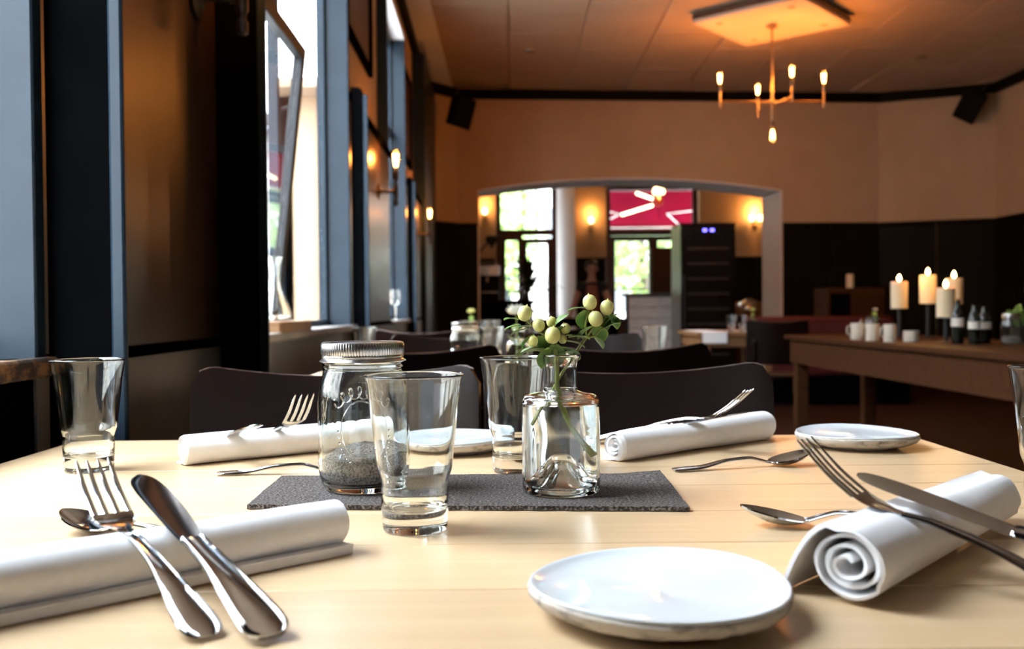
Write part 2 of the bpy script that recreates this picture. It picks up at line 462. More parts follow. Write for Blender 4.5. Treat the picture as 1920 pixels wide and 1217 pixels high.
# windows: jamb linings, plaster reveals, sills, frames and panes
for k, (s0, s1) in enumerate(wins):
    w = struct('window_%d' % (k + 1), ['tall window beside the front table', 'tall window with a tilted open sash', 'narrow far window along the left wall'][k], MW)
    nin = 0.02 if k == 0 else 0.0
    for sa, sb in ((s0, s0 + 0.03), (s1 - 0.03, s1)):
        wb('jamb_lining', -0.15, nin, sa, sb, 0.86, 3.1, 'blue_paint', 0.003, w)
    wb('head_lining', -0.15, -0.0, s0 + 0.031, s1 - 0.031, 3.06, 3.1, 'white_plaster', 0, w)
    wb('sill', -0.17, 0.0 if k else 0.01, s0, s1, 0.836, 0.8605, 'sill', 0.004, w)
    wb('sill_nose', 0.0105 if k == 0 else 0.0005, 0.035 if k == 0 else 0.028, s0 - 0.02 if k else s0, s1 + (0.05 if k == 0 else 0.02), 0.836, 0.864, 'chipped' if k == 0 else 'sill', 0.004, w)
    n0, n1 = -0.145, -0.105
    fm = 'blue_paint'
    e = 0.055
    wb('frame_post', n0, n1, s0 + 0.031, s0 + e, 0.861, 3.06, fm, 0.004, w)
    wb('frame_post', n0, n1, s1 - e, s1 - 0.031, 0.861, 3.06, fm, 0.004, w)
    wb('bottom_rail', n0, n1, s0 + e, s1 - e, 0.861, 0.89, fm, 0.004, w)
    wb('top_rail', n0, n1, s0 + e, s1 - e, 3.01, 3.06, fm, 0.004, w)
    if k != 1:
        wb('transom_bar', n0, n1, s0 + e, s1 - e, 2.30, 2.35, fm, 0.004, w)
        wb('pane', -0.127, -0.123, s0 + e, s1 - e, 2.351, 3.009, 'pane', 0, w)
        wb('pane', -0.127, -0.123, s0 + e, s1 - e, 0.891, 2.299, 'pane', 0, w)
    else:                                        # a tilted sash in the nearer half, one tall pane in the farther half
        sm = 3.46
        wb('mullion', n0, n1, sm - 0.015, sm + 0.015, 0.891, 3.009, fm, 0.003, w)
        wb('transom_bar', n0, n1, s0 + e, sm - 0.016, 2.02, 2.07, fm, 0.004, w)
        wb('pane', -0.127, -0.123, s0 + e, sm - 0.016, 2.071, 3.009, 'pane', 0, w)
        wb('pane', -0.127, -0.123, sm + 0.016, s1 - e, 0.891, 3.009, 'pane', 0, w)
        ang = math.atan2(0.11, 1.0)
        mm = Matrix.Translation((-0.125, 0, 0.885)) @ Matrix.Rotation(ang, 4, 'Y')
        L = 1.0
        a, b = s0 + e + 0.005, sm - 0.022
        sash = part('tilted_sash', xf(merge(box(-0.018, 0.018, a, a + 0.045, 0, L, 0.004), box(-0.018, 0.018, b - 0.045, b, 0, L, 0.004),
                    box(-0.018, 0.018, a + 0.045, b - 0.045, 0, 0.045, 0.004), box(-0.018, 0.018, a + 0.045, b - 0.045, L - 0.045, L, 0.004)), mm), 'iron', w)
        part('sash_pane', xf(box(-0.002, 0.002, a + 0.045, b - 0.045, 0.045, L - 0.045), mm), 'pane', w, smooth=False)
        part('stay_arm', xf(tube([(0.0, b - 0.01, 0.8), (-0.06, b + 0.03, 0.78)], 0.005), mm), 'iron', w)

# portals only guide the sampling of the sky through each opening
def portal(mw, sx, sy):
    l = bpy.data.lights.new('daylight_portal', 'AREA')
    l.shape = 'RECTANGLE'
    l.size, l.size_y = sx, sy
    l.cycles.is_portal = True
    o = bpy.data.objects.new('daylight_portal', l)
    o.matrix_world = mw
    COL.objects.link(o)
for s0, s1 in wins:
    portal(MW @ Matrix.Translation((-0.19, (s0 + s1) / 2, 1.98)) @ Matrix.Rotation(RAD(-90), 4, 'Y') @ Matrix.Rotation(RAD(90), 4, 'Z'), s1 - s0, 2.3)

# ------------------------------------------------------------------ floor, ceiling, the other walls of the dining room
def slab(name, x0, x1, y0, y1, z0, z1, mat, label, kind='structure'):
    o = part(name, box(x0, x1, y0, y1, z0, z1), mat, None, smooth=False)
    return setp(o, label, kind=kind)
slab('floor', -0.95, 6.6, -4.0, 19.2, -0.05, 0.0, 'floor', 'dark red-brown wooden floor')
cl = struct('ceiling', 'cream boarded ceiling with open panel joints')
part('ceiling_slab', box(-1.3, 6.6, -4.0, 19.2, CEIL + 0.025, CEIL + 0.1), 'ceiling', cl, smooth=False)
pm = tomesh('ceiling_panel', *box(-0.335, 0.335, -0.66, 0.66, CEIL, CEIL + 0.024, 0.003), 'ceiling', True)
for i in range(-1, 9):
    for j in range(-3, 9):
        x = 0.335 + 0.68 * i - 0.002
        y = 1.34 * j + (0.67 if i % 2 else 0.1)
        if -0.66 < x - 0.3 and x < 6.2 and y < 11.2 and y > -3.3:
            link('ceiling_panel', pm, cl, loc=(x, y, 0))
part('daylit_ceiling_border', box(-1.2, -0.66, -4.0, 10.9, CEIL - 0.004, CEIL + 0.024), 'white_plaster', cl, smooth=False)  # border strip; the daylight on it is put in as white plaster

PB, PD, PA, PE = Vector((-0.62, 11.02, 0)), Vector((4.44, 11.42, 0)), Vector((-0.93, 10.62, 0)), Vector((5.62, 10.95, 0))
def frame_of(a, b):
    d = b - a
    return Matrix.Translation(a) @ Matrix.Rotation(math.atan2(d.y, d.x), 4, 'Z'), d.length
def wall_piece(name, label, a, b, u_ranges=None, thick=0.65, wains=True, mat='cream', npan=None):
    m4, L = frame_of(a, b)
    w = struct(name, label, m4)
    for u0, u1 in (u_ranges or [(0, L)]):
        part('plaster', box(u0, u1, 0.0, thick, 0, CEIL + 0.02), mat, w, smooth=False)
        if wains:
            n = npan or max(1, round((u1 - u0) / 0.62))
            for k in range(n):
                p0, p1 = u0 + (u1 - u0) * k / n, u0 + (u1 - u0) * (k + 1) / n
                part('wainscot_panel', box(p0 + 0.004, p1 - 0.004, -0.03, -0.001, 0.12, 1.90, 0.006), 'wainscot', w)
            part('wainscot_cap', box(u0, u1, -0.045, -0.001, 1.901, 1.945, 0.008), 'wainscot', w)
            part('base_rail', box(u0, u1, -0.04, -0.001, 0.0, 0.118, 0.006), 'wainscot', w)
    part('crown_trim', box(-0.02, L + 0.02, -0.06, 0.0, CEIL - 0.115, CEIL - 0.001, 0.01), 'black_trim', w)
    return w, L
wf, LF = wall_piece('wall_far', 'cream far wall with a wide arched opening', PB, PD, [(0, 0.23), (3.88, 5.076)])
def zarch(u):
    return 2.33 + 0.145 * (1 - ((u - 2.055) / 1.825) ** 2)
secs = []
for k in range(25):
    u = 0.23 + 3.65 * k / 24
    secs.append([(u, 0, zarch(u) + 0.004), (u, 0.65, zarch(u) + 0.004), (u, 0.65, CEIL + 0.02), (u, 0, CEIL + 0.02)])
part('arch_header', loft(secs), 'cream', wf, smooth=False)
secs = [[(0.23 + 3.65 * k / 24, y, zarch(0.23 + 3.65 * k / 24) + dz) for y, dz in ((-0.004, 0.003), (0.655, 0.003), (0.655, -0.012), (-0.004, -0.012))] for k in range(25)]
part('arch_soffit', loft(secs), 'white_plaster', wf, smooth=False)
part('arch_jamb', box(3.862, 3.879, -0.004, 0.655, 0, zarch(3.88) - 0.01), 'white_plaster', wf, smooth=False)
part('arch_jamb', box(0.231, 0.248, -0.004, 0.655, 0, zarch(0.23) - 0.01), 'white_plaster', wf, smooth=False)
wall_piece('wall_corner_left', 'narrow slanted cream wall at the far left corner', PA, PB, thick=0.3)
wall_piece('wall_corner_right', 'slanted cream wall beside the arch at the far right', PD, PE, thick=0.3)
wall_piece('wall_right', 'cream wall with dark wainscot along the right side', PE, Vector((5.95, -4.0, 0)), thick=0.3)
wbk = struct('wall_back', 'cream wall behind the camera')
part('plaster', box(-1.2, 6.1, -4.2, -4.0, 0, CEIL), 'cream', wbk, smooth=False)
part('wainscot_panel', box(-0.6, 5.9, -3.999, -3.97, 0, 1.93), 'wainscot', wbk, smooth=False)
part('crown_trim', xf(box(0.0, 0.06, -4.0, 10.75, CEIL - 0.115, CEIL - 0.006, 0.01), Matrix.Translation((-0.075, 0, 0))), 'black_trim', wl)

# ------------------------------------------------------------------ back room beyond the arch
YB = 18.5
wr = struct('wall_back_room', 'lamp-lit cream wall of the room beyond the arch')
def bx(x0, x1, z0, z1, mat='cream', y0=YB, y1=YB + 0.35, name='plaster', bev=0):
    return part(name, box(x0, x1, y0, y1, z0, z1, bev), mat, wr, smooth=bev > 0)
bx(-2.6, -0.30, 0, CEIL); bx(-0.30, 1.25, 3.42, CEIL); bx(1.25, 1.86, 0, CEIL)
bx(1.86, 3.68, 3.36, CEIL); bx(3.68, 6.6, 0, CEIL)
part('splayed_reveal', loft([[(0.90, YB + 0.34, z), (1.25, YB + 0.001, z), (1.25, YB + 0.34, z)] for z in (0, 3.42)]), 'white_plaster', wr, smooth=False)
for x0, x1 in ((-2.6, -0.32), (1.26, 1.85), (3.69, 6.5)):
    n = max(1, round((x1 - x0) / 0.6))
    for k in range(n):
        a, b = x0 + (x1 - x0) * k / n, x0 + (x1 - x0) * (k + 1) / n
        bx(a + 0.004, b - 0.004, 0.0, 1.90, 'wainscot', YB - 0.03, YB - 0.001, 'wainscot_panel', 0.006)
    bx(x0, x1, 1.901, 1.94, 'wainscot', YB - 0.045, YB - 0.001, 'wainscot_cap', 0.006)
ws = struct('wall_side_room', 'side walls of the room beyond the arch')
part('plaster', box(-2.75, -2.6, 11.3, 18.8, 0, CEIL), 'cream', ws, smooth=False)
part('plaster', box(6.45, 6.6, 11.7, 18.8, 0, CEIL), 'cream', ws, smooth=False)
part('plaster', box(-2.75, -0.66, 11.3, 11.67, 0, CEIL), 'cream', ws, smooth=False)
part('plaster', box(5.3, 6.6, 11.3, 11.67, 0, CEIL), 'cream', ws, smooth=False)
setp(part('floor_back_room', box(-2.75, -0.951, 10.8, 18.9, -0.05, 0.0), 'floor', None, smooth=False), 'wooden floor of the back room', kind='structure')
setp(part('ceiling_back_room', box(-2.75, -1.301, 10.8, 18.9, CEIL + 0.0, CEIL + 0.1), 'ceiling', None, smooth=False), 'ceiling of the back room', kind='structure')

def glazed_door(name, label, x0, x1, ztop, ztr, leaves, y=YB + 0.2, mull=()):
    d = struct(name, label)
    f = 0.10
    def b(nm, a0, a1, c0, c1, mat='red_frame', t=0.05, bev=0.005):
        return part(nm, box(a0, a1, y - t, y + t, c0, c1, bev), mat, d, smooth=bev > 0)
    b('frame_post', x0, x0 + f, 0, ztop); b('frame_post', x1 - f, x1, 0, ztop)
    b('frame_head', x0 + f, x1 - f, ztop - 0.09, ztop)
    b('transom_rail', x0 + f, x1 - f, ztr - 0.10, ztr + 0.02)
    b('transom_pane', x0 + f, x1 - f, ztr + 0.021, ztop - 0.091, 'pane', 0.003, 0)
    for m in mull:
        b('glazing_bar', m - 0.02, m + 0.02, ztr + 0.021, ztop - 0.091)
    for a0, a1, zt in leaves:
        for c0, c1, e0, e1 in ((a0, a0 + 0.09, 0.02, zt), (a1 - 0.09, a1, 0.02, zt), (a0 + 0.09, a1 - 0.09, zt - 0.10, zt), (a0 + 0.09, a1 - 0.09, 0.02, 0.75)):
            b('door_rail', c0, c1, e0, e1)
        b('glazing_bar', a0 + 0.09, a1 - 0.09, 1.30, 1.33)
        b('door_pane', a0 + 0.091, a1 - 0.091, 0.751, zt - 0.101, 'pane', 0.003, 0)
    return d
glazed_door('door_1', 'dark red glazed double door with a transom at the back room', -0.30, 0.90, 3.42, 2.50,
            [(-0.20, 0.22, 2.40), (0.22, 0.80, 2.34)], mull=(0.24, 0.50))
glazed_door('door_2', 'dark red glazed door with a red awning outside', 1.86, 3.68, 3.36, 2.48, [(1.96, 2.80, 2.37), (2.80, 3.58, 2.37)])
portal(Matrix.Translation((0.30, YB + 0.33, 1.9)) @ Matrix.Rotation(RAD(-90), 4, 'X'), 1.2, 3.0)
portal(Matrix.Translation((2.77, YB + 0.33, 1.9)) @ Matrix.Rotation(RAD(-90), 4, 'X'), 1.8, 3.0)

# ------------------------------------------------------------------ outside: street, trees, houses, awning
setp(part('ground', box(-60, 60, -40, 70, -0.35, -0.15), 'pavement', None, smooth=False), 'pale paved street outside', kind='structure')
def tree(x, y, h, r, n, label, seed):
    rnd = random.Random(seed)
    t = thing('tree', label, 'tree', (x, y, -0.15), group='street trees outside')
    part('trunk', tube(catmull([(0, 0, 0), (0.05, 0.03, h * 0.3), (-0.03, 0.02, h * 0.6)], 4), [0.16] * 4 + [0.12] * 4 + [0.09]), 'bark', t)
    V, F = [], []
    for _ in range(n):
        while True:
            p = Vector((rnd.uniform(-1, 1), rnd.uniform(-1, 1), rnd.uniform(-1, 1)))
            if 0.25 < p.length < 1: break
        p = Vector((p.x * r, p.y * r, h * 0.62 + p.z * h * 0.36))
        s = rnd.uniform(0.10, 0.22)
        a = Vector((rnd.uniform(-1, 1), rnd.uniform(-1, 1), rnd.uniform(-1, 1))).normalized()
        b = a.orthogonal().normalized()
        o = len(V)
        V += [p - a * s, p + b * s * 0.5, p + a * s, p - b * s * 0.5]
        F.append((o, o + 1, o + 2, o + 3))
    c = part('crown', (V, F), 'foliage', t, smooth=False)
    c['kind'] = 'stuff'
tree(-0.6, 25.5, 5.2, 1.5, 1300, 'bright green street tree beyond the double door, left of the two seen', 1)
tree(3.6, 26.0, 5.0, 1.9, 1500, 'leafy street tree seen through the door pane under the red awning', 2)
hs = thing('house', 'pale house across the street behind the glazed doors', 'house', (2, 40, -0.15))
part('front_wall', box(-12, 12, 0, 5, 0, 9), 'facade', hs, smooth=False)
part('roof', loft([[(-12.4, -0.4, 9), (-12.4, 5.4, 9), (-12.4, 2.5, 11)], [(12.4, -0.4, 9), (12.4, 5.4, 9), (12.4, 2.5, 11)]]), 'terracotta', hs, smooth=False)
wm = tomesh('house_window', *box(-0.5, 0.5, -0.06, -0.001, -0.8, 0.8, 0.03), 'dark_glass')
for i in range(9):
    for j in range(3):
        link('house_window', wm, hs, loc=(-10 + 2.5 * i, 0, 1.8 + 2.8 * j))
hs2 = thing('house', 'pale house across the street, set close to screen sky from the left windows', 'house', (-11.5, 20, -0.15))
part('front_wall', box(-6, 0, -40, 30, 0, 9.5), 'facade', hs2, smooth=False)  # brought close and made tall to cut low sky light indoors
part('roof', loft([[(-6.4, -40.4, 9.5), (0.4, -40.4, 9.5), (-3, -40.4, 11.5)], [(-6.4, 30.4, 9.5), (0.4, 30.4, 9.5), (-3, 30.4, 11.5)]]), 'terracotta', hs2, smooth=False)
wm2 = tomesh('house_window', *box(0.001, 0.06, -0.5, 0.5, -0.8, 0.8, 0.03), 'dark_glass')
for i in range(20):
    for j in range(3):
        link('house_window', wm2, hs2, loc=(0, -37 + 3.4 * i, 1.8 + 2.9 * j))
aw = thing('awning', 'red fabric awning stretched outside the back door', 'awning', (2.8, YB + 0.4, 0))
part('canopy', loft([[(x, 0.0, 3.75), (x, 2.1, 2.78), (x, 2.1, 2.76), (x, 0.0, 3.73)] for x in (-1.8, 1.8)]), 'awning', aw, smooth=False)
part('valance', box(-1.8, 1.8, 2.10, 2.115, 2.70, 2.78), 'awning', aw, smooth=False)
part('front_bar', tube([(-1.82, 2.08, 2.75), (1.82, 2.08, 2.75)], 0.025), 'tin', aw)
part('arm', tube([(-0.9, 0, 2.9), (-0.5, 1.1, 2.95), (-0.9, 2.0, 2.8)], 0.02), 'tin', aw)
part('arm', tube([(0.9, 0, 2.9), (0.5, 1.1, 2.95), (0.9, 2.0, 2.8)], 0.02), 'tin', aw)

# ------------------------------------------------------------------ lamps
def point_light(loc, power, parent=None, rad=0.03, col=BULB_COL):
    l = bpy.data.lights.new('bulb_light', 'POINT')
    l.energy, l.color, l.shadow_soft_size = power, col, rad
    o = bpy.data.objects.new('bulb_light', l)
    COL.objects.link(o)
    if parent is not None:
        o.parent = parent
    o.location = loc
    return o
_bp = catmull([(0, 0.138), (0.012, 0.1365), (0.024, 0.128), (0.0315, 0.108), (0.031, 0.088), (0.024, 0.060), (0.016, 0.036), (0.0135, 0.022), (0.0135, 0.004)], 4)
BULB_ME = tomesh('bulb_glass', *lathe(_bp, 20), 'amber')
_w = []
for k in range(6):
    a = k * math.pi / 3
    _w.append(tube([(0.006 * math.cos(a), 0.006 * math.sin(a), 0.035), (0.014 * math.cos(a + .4), 0.014 * math.sin(a + .4), 0.108)], 0.0032, 5))
FIL_ME = tomesh('filament', *merge(*_w), 'filament')
SOCK_ME = tomesh('socket', *lathe([(0, -0.045), (0.012, -0.045), (0.016, -0.040), (0.017, 0.0), (0.015, 0.008), (0, 0.008)], 16), 'pipe')
def bulb(parent, loc, power, flip=False):
    r = (math.pi, 0, 0) if flip else (0, 0, 0)
    s = link('socket', SOCK_ME, parent, loc, r)
    g = link('bulb', BULB_ME, parent, loc, r)
    link('filament', FIL_ME, g)
    s2 = -1 if flip else 1
    point_light((loc[0], loc[1], loc[2] + 0.085 * s2), power, parent)
def sconce(s, label, power):                     # pipe sconce on the window wall
    t = thing('wall_lamp', label, 'lamp', mat4=MW @ Matrix.Translation((0, s, 1.637)), group='pipe lamps on the window wall')
    q = Matrix.Rotation(RAD(90), 4, 'Y')
    part('flange', xf(lathe([(0, 0), (0.043, 0), (0.045, 0.003), (0.045, 0.008), (0.020, 0.012), (0.018, 0.022), (0, 0.022)], 24), q), 'pipe', t)
    part('pipe_arm', xf(lathe([(0, 0.01), (0.0095, 0.01), (0.0095, 0.075), (0.0145, 0.076), (0.0145, 0.092), (0, 0.092)], 16), q), 'pipe', t)
    part('tee_fitting', move(lathe([(0, -0.035), (0.0125, -0.035), (0.0145, -0.030), (0.0145, 0.032), (0.0125, 0.036), (0, 0.036)], 16), (0.105, 0, 0)), 'pipe', t)
    part('end_cap', move(lathe([(0, -0.085), (0.010, -0.085), (0.0135, -0.081), (0.0135, -0.055), (0.010, -0.052), (0.010, -0.034), (0, -0.034)], 16), (0.105, 0, 0)), 'pipe', t)
    part('riser', move(lathe([(0, 0.03), (0.010, 0.03), (0.010, 0.075), (0, 0.075)], 14), (0.105, 0, 0)), 'pipe', t)
    bulb(t, (0.105, 0, 0.115), power)
sconce(2.14, 'pipe wall lamp nearest the front table, cut by the top of the picture', 1.0)
sconce(5.62, 'lit pipe wall lamp between the open window and the next window', 4.0)
sconce(8.75, 'lit pipe wall lamp farthest along the window wall', 4.0)

# chandelier and the board it hangs from
pc = thing('ceiling_board', 'square white board hung under the ceiling above the chandelier', 'ceiling board', (2.29, 8.27, CEIL - 0.10), RAD(49))
part('board', box(-0.5, 0.5, -0.5, 0.5, 0, 0.03, 0.004), 'board_paint', pc)
for a in range(4):
    q = Matrix.Rotation(a * math.pi / 2, 4, 'Z')
    part('side_lip', xf(box(-0.499, 0.499, 0.470, 0.499, 0.0305, 0.07), q), 'pipe', pc, smooth=False)
    part('spot', xf(lathe([(0, -0.008), (0.03, -0.008), (0.034, 0.0), (0, 0.0)], 16), q @ Matrix.Translation((0.33, 0.33, -0.0005))), 'cream', pc)
part('spacer', box(-0.2, 0.2, -0.2, 0.2, 0.0305, 0.098), 'pipe', pc, smooth=False)
ch = thing('chandelier', 'five-bulb metal rod chandelier hanging from the ceiling board', 'chandelier', (2.29, 8.27, 2.72))
part('canopy', move(lathe([(0, 0), (0.045, 0), (0.045, 0.015), (0.01, 0.03), (0, 0.03)], 20), (0, 0, 0.649)), 'brass', ch)
part('drop_rod', tube([(0, 0, -0.02), (0, 0, 0.67)], 0.011, 10), 'brass', ch)
A1, A2 = Vector((-0.458, 0.0, 0.0)), Vector((0.457, 0.02, 0.0))
A1.z = A2.z = 0.01
B1, B2 = Vector((-0.022, 0.40, 0.0)), Vector((0.098, -0.25, 0.0))
part('cross_arm', tube([A1, A2], 0.008, 8), 'brass', ch)
part('cross_arm', tube([B1, B2], 0.008, 8), 'brass', ch)
part('hub', move(ball(0.022), (0, 0, 0.01)), 'brass', ch)
part('lower_stem', tube([(0, 0, -0.17), (0, 0, 0.0)], 0.012, 10), 'brass', ch)
for p in (A1, A2, B1, B2):
    part('arm_stem', tube([p + Vector((0, 0, -0.05)), p + Vector((0, 0, 0.10))], 0.010, 8), 'brass', ch)
    bulb(ch, (p.x, p.y, p.z + 0.13), 7.0)
bulb(ch, (0, 0, -0.205), 7.0, True)
# recessed downlights, loudspeakers
for px, py, lab in ((992, 96, 'small round ceiling spot between the wall speaker and the arch'), (1730, 108, 'small round ceiling spot right of the chandelier')):
    p = onz(px, py, CEIL - 0.001)
    t = thing('ceiling_spot', lab, 'ceiling light', p, group='ceiling spots')
    part('ring', lathe([(0.03, -0.001), (0.05, -0.006), (0.062, -0.004), (0.064, 0.0), (0.03, 0.0)], 20), 'tin', t)
    part('lens', lathe([(0, -0.004), (0.032, -0.002), (0.032, 0.0), (0, 0.0)], 16), 'pipe', t)
def speaker(p, rz, tilt, label, roll=0.0):
    t = thing('wall_speaker', label, 'speaker', mat4=Matrix.Translation(p) @ Matrix.Rotation(rz, 4, 'Z') @ Matrix.Rotation(roll, 4, 'Y') @ Matrix.Rotation(tilt, 4, 'X'), group='wall speakers')
    part('cabinet', loft([[(-0.10, 0, -0.15), (0.10, 0, -0.15), (0.10, 0, 0.15), (-0.10, 0, 0.15)], [(-0.125, -0.16, -0.165), (0.125, -0.16, -0.165), (0.125, -0.16, 0.165), (-0.125, -0.16, 0.165)]]), 'plastic', t, smooth=False)
    part('grille', box(-0.115, 0.115, -0.172, -0.1605, -0.155, 0.155, 0.008), 'plastic', t)
    part('bracket', tube([(0, 0.002, 0.05), (0, 0.06, 0.10), (0, 0.08, 0.24)], 0.012, 8), 'iron', t)
speaker(at(855, 210, 10.45), RAD(40), RAD(14), 'black wall speaker hanging in the corner left of the arch', RAD(8))
speaker(at(1826, 196, 10.85), RAD(-35), RAD(22), 'black wall speaker tilted in the corner right of the arch', RAD(32))

# pictures above the wainscot
def picture(s0, s1, z0, z1, label):
    t = thing('framed_picture', label, 'picture', mat4=MW @ Matrix.Translation((-0.068, s0, z0)))
    w, h = s1 - s0, z1 - z0
    for n, a in (('frame_side', (0, .05, 0, h)), ('frame_side', (w - .05, w, 0, h)), ('frame_rail', (.05, w - .05, 0, .05)), ('frame_rail', (.05, w - .05, h - .05, h))):
        part(n, box(0.001, 0.03, a[0], a[1], a[2], a[3], 0.005), 'black_wood', t)
    part('print', box(0.001, 0.012, 0.05, w - 0.05, 0.05, h - 0.05), 'print', t, smooth=False)
picture(4.75, 5.75, 2.34, 3.1, 'dark framed picture on the wall above the first lit pipe lamp')
picture(7.75, 8.6, 2.2, 3.0, 'dark framed picture high on the wall before the corner pilaster')

# ------------------------------------------------------------------ the front table
tb = thing('dining_table', 'pale maple plank table laid for four in the foreground', 'table', (0, 0, 0))
ys = [1.30, 1.16, 1.045, 0.935, 0.8155, 0.705, 0.590, 0.480, 0.40]
TX0, TX1 = -0.603, 0.54
for a, b in zip(ys[:-1], ys[1:]):
    part('board', box(TX0, TX1, b + 0.0003, a - 0.0003, TABLE_Z - 0.03, TABLE_Z, 0.0008), 'maple', tb)
part('apron', box(TX0 + 0.06, TX1 - 0.06, 1.22, 1.24, 0.64, 0.7195), 'oak', tb, smooth=False)
part('apron', box(TX0 + 0.06, TX1 - 0.06, 0.46, 0.48, 0.64, 0.7195), 'oak', tb, smooth=False)
for x in (TX0 + 0.06, TX1 - 0.12):
    for y in (0.46, 1.18):
        part('leg', box(x, x + 0.06, y, y + 0.06, 0, 0.7195, 0.004), 'oak', tb)

# felt runner
c = [onz(463, 956), onz(1293, 960), onz(1238, 895), onz(528, 900)]
def felt(u, v):
    p = (c[0] * (1 - u) + c[1] * u) * (1 - v) + (c[3] * (1 - u) + c[2] * u) * v
    e = min(u, 1 - u, v, 1 - v)
    w = 0.0011 * mnoise.noise(Vector((u * 26, v * 8, 3))) if e < 0.03 else 0
    lift = 0.003 * max(0, u - 0.9) * 10 * v
    return Vector((p.x + w, p.y + w * 1.5, TABLE_Z + 0.0046 + lift + 0.0004 * mnoise.noise(Vector((u * 9, v * 3, 0)))))
V, F = shell(felt, 60, 16, 0.0040)
lo = min(v.z for v in V)
V = [Vector((v.x, v.y, v.z + TABLE_Z + 0.0003 - lo)) for v in V]
FELT_Z = TABLE_Z + 0.0048
setp(part('felt_runner', (V, F), 'felt', None), 'dark grey felt runner lying across the table', 'table runner')

# tumblers
_o = [(0.0, 0.0012), (0.019, 0.0008), (0.0242, 0.0003), (0.0258, 0.0022), (0.0263, 0.010), (0.0270, 0.022), (0.0267, 0.032), (0.0264, 0.0375), (0.0277, 0.0425),
      (0.0299, 0.0490), (0.0309, 0.058), (0.0345, 0.090), (0.0384, 0.1190), (0.0397, 0.1232)]
_i = [(0.0388, 0.1240), (0.0371, 0.1190), (0.0331, 0.090), (0.0295, 0.058), (0.0283, 0.049), (0.0262, 0.0435), (0.0246, 0.038), (0.0250, 0.030), (0.0243, 0.022), (0.0215, 0.0175), (0.012, 0.0155), (0.0, 0.015)]
TUM = tomesh('tumbler', *lathe(catmull(_o + [(0.0395, 0.1243)] + _i, 4), 64), 'glass')
def tumbler(x, y, label, z=TABLE_Z, group='flared glass tumblers', s=1.0):
    o = link('glass_tumbler', TUM)
    o.location = (x, y, z + 0.0002)
    o.scale = (s, s, s)
    return setp(o, label, 'glass', group)
tumbler(-0.079, 0.755, 'empty flared glass tumbler standing in front of the mason jar')
tumbler(-0.474, 1.053, 'empty flared glass tumbler at the left edge of the front table, by the window wall')
tumbler(0.004, 1.022, 'empty flared glass tumbler standing behind the flower bottle')
tumbler(0.459, 0.79, 'empty flared glass tumbler cut off by the right edge of the picture')

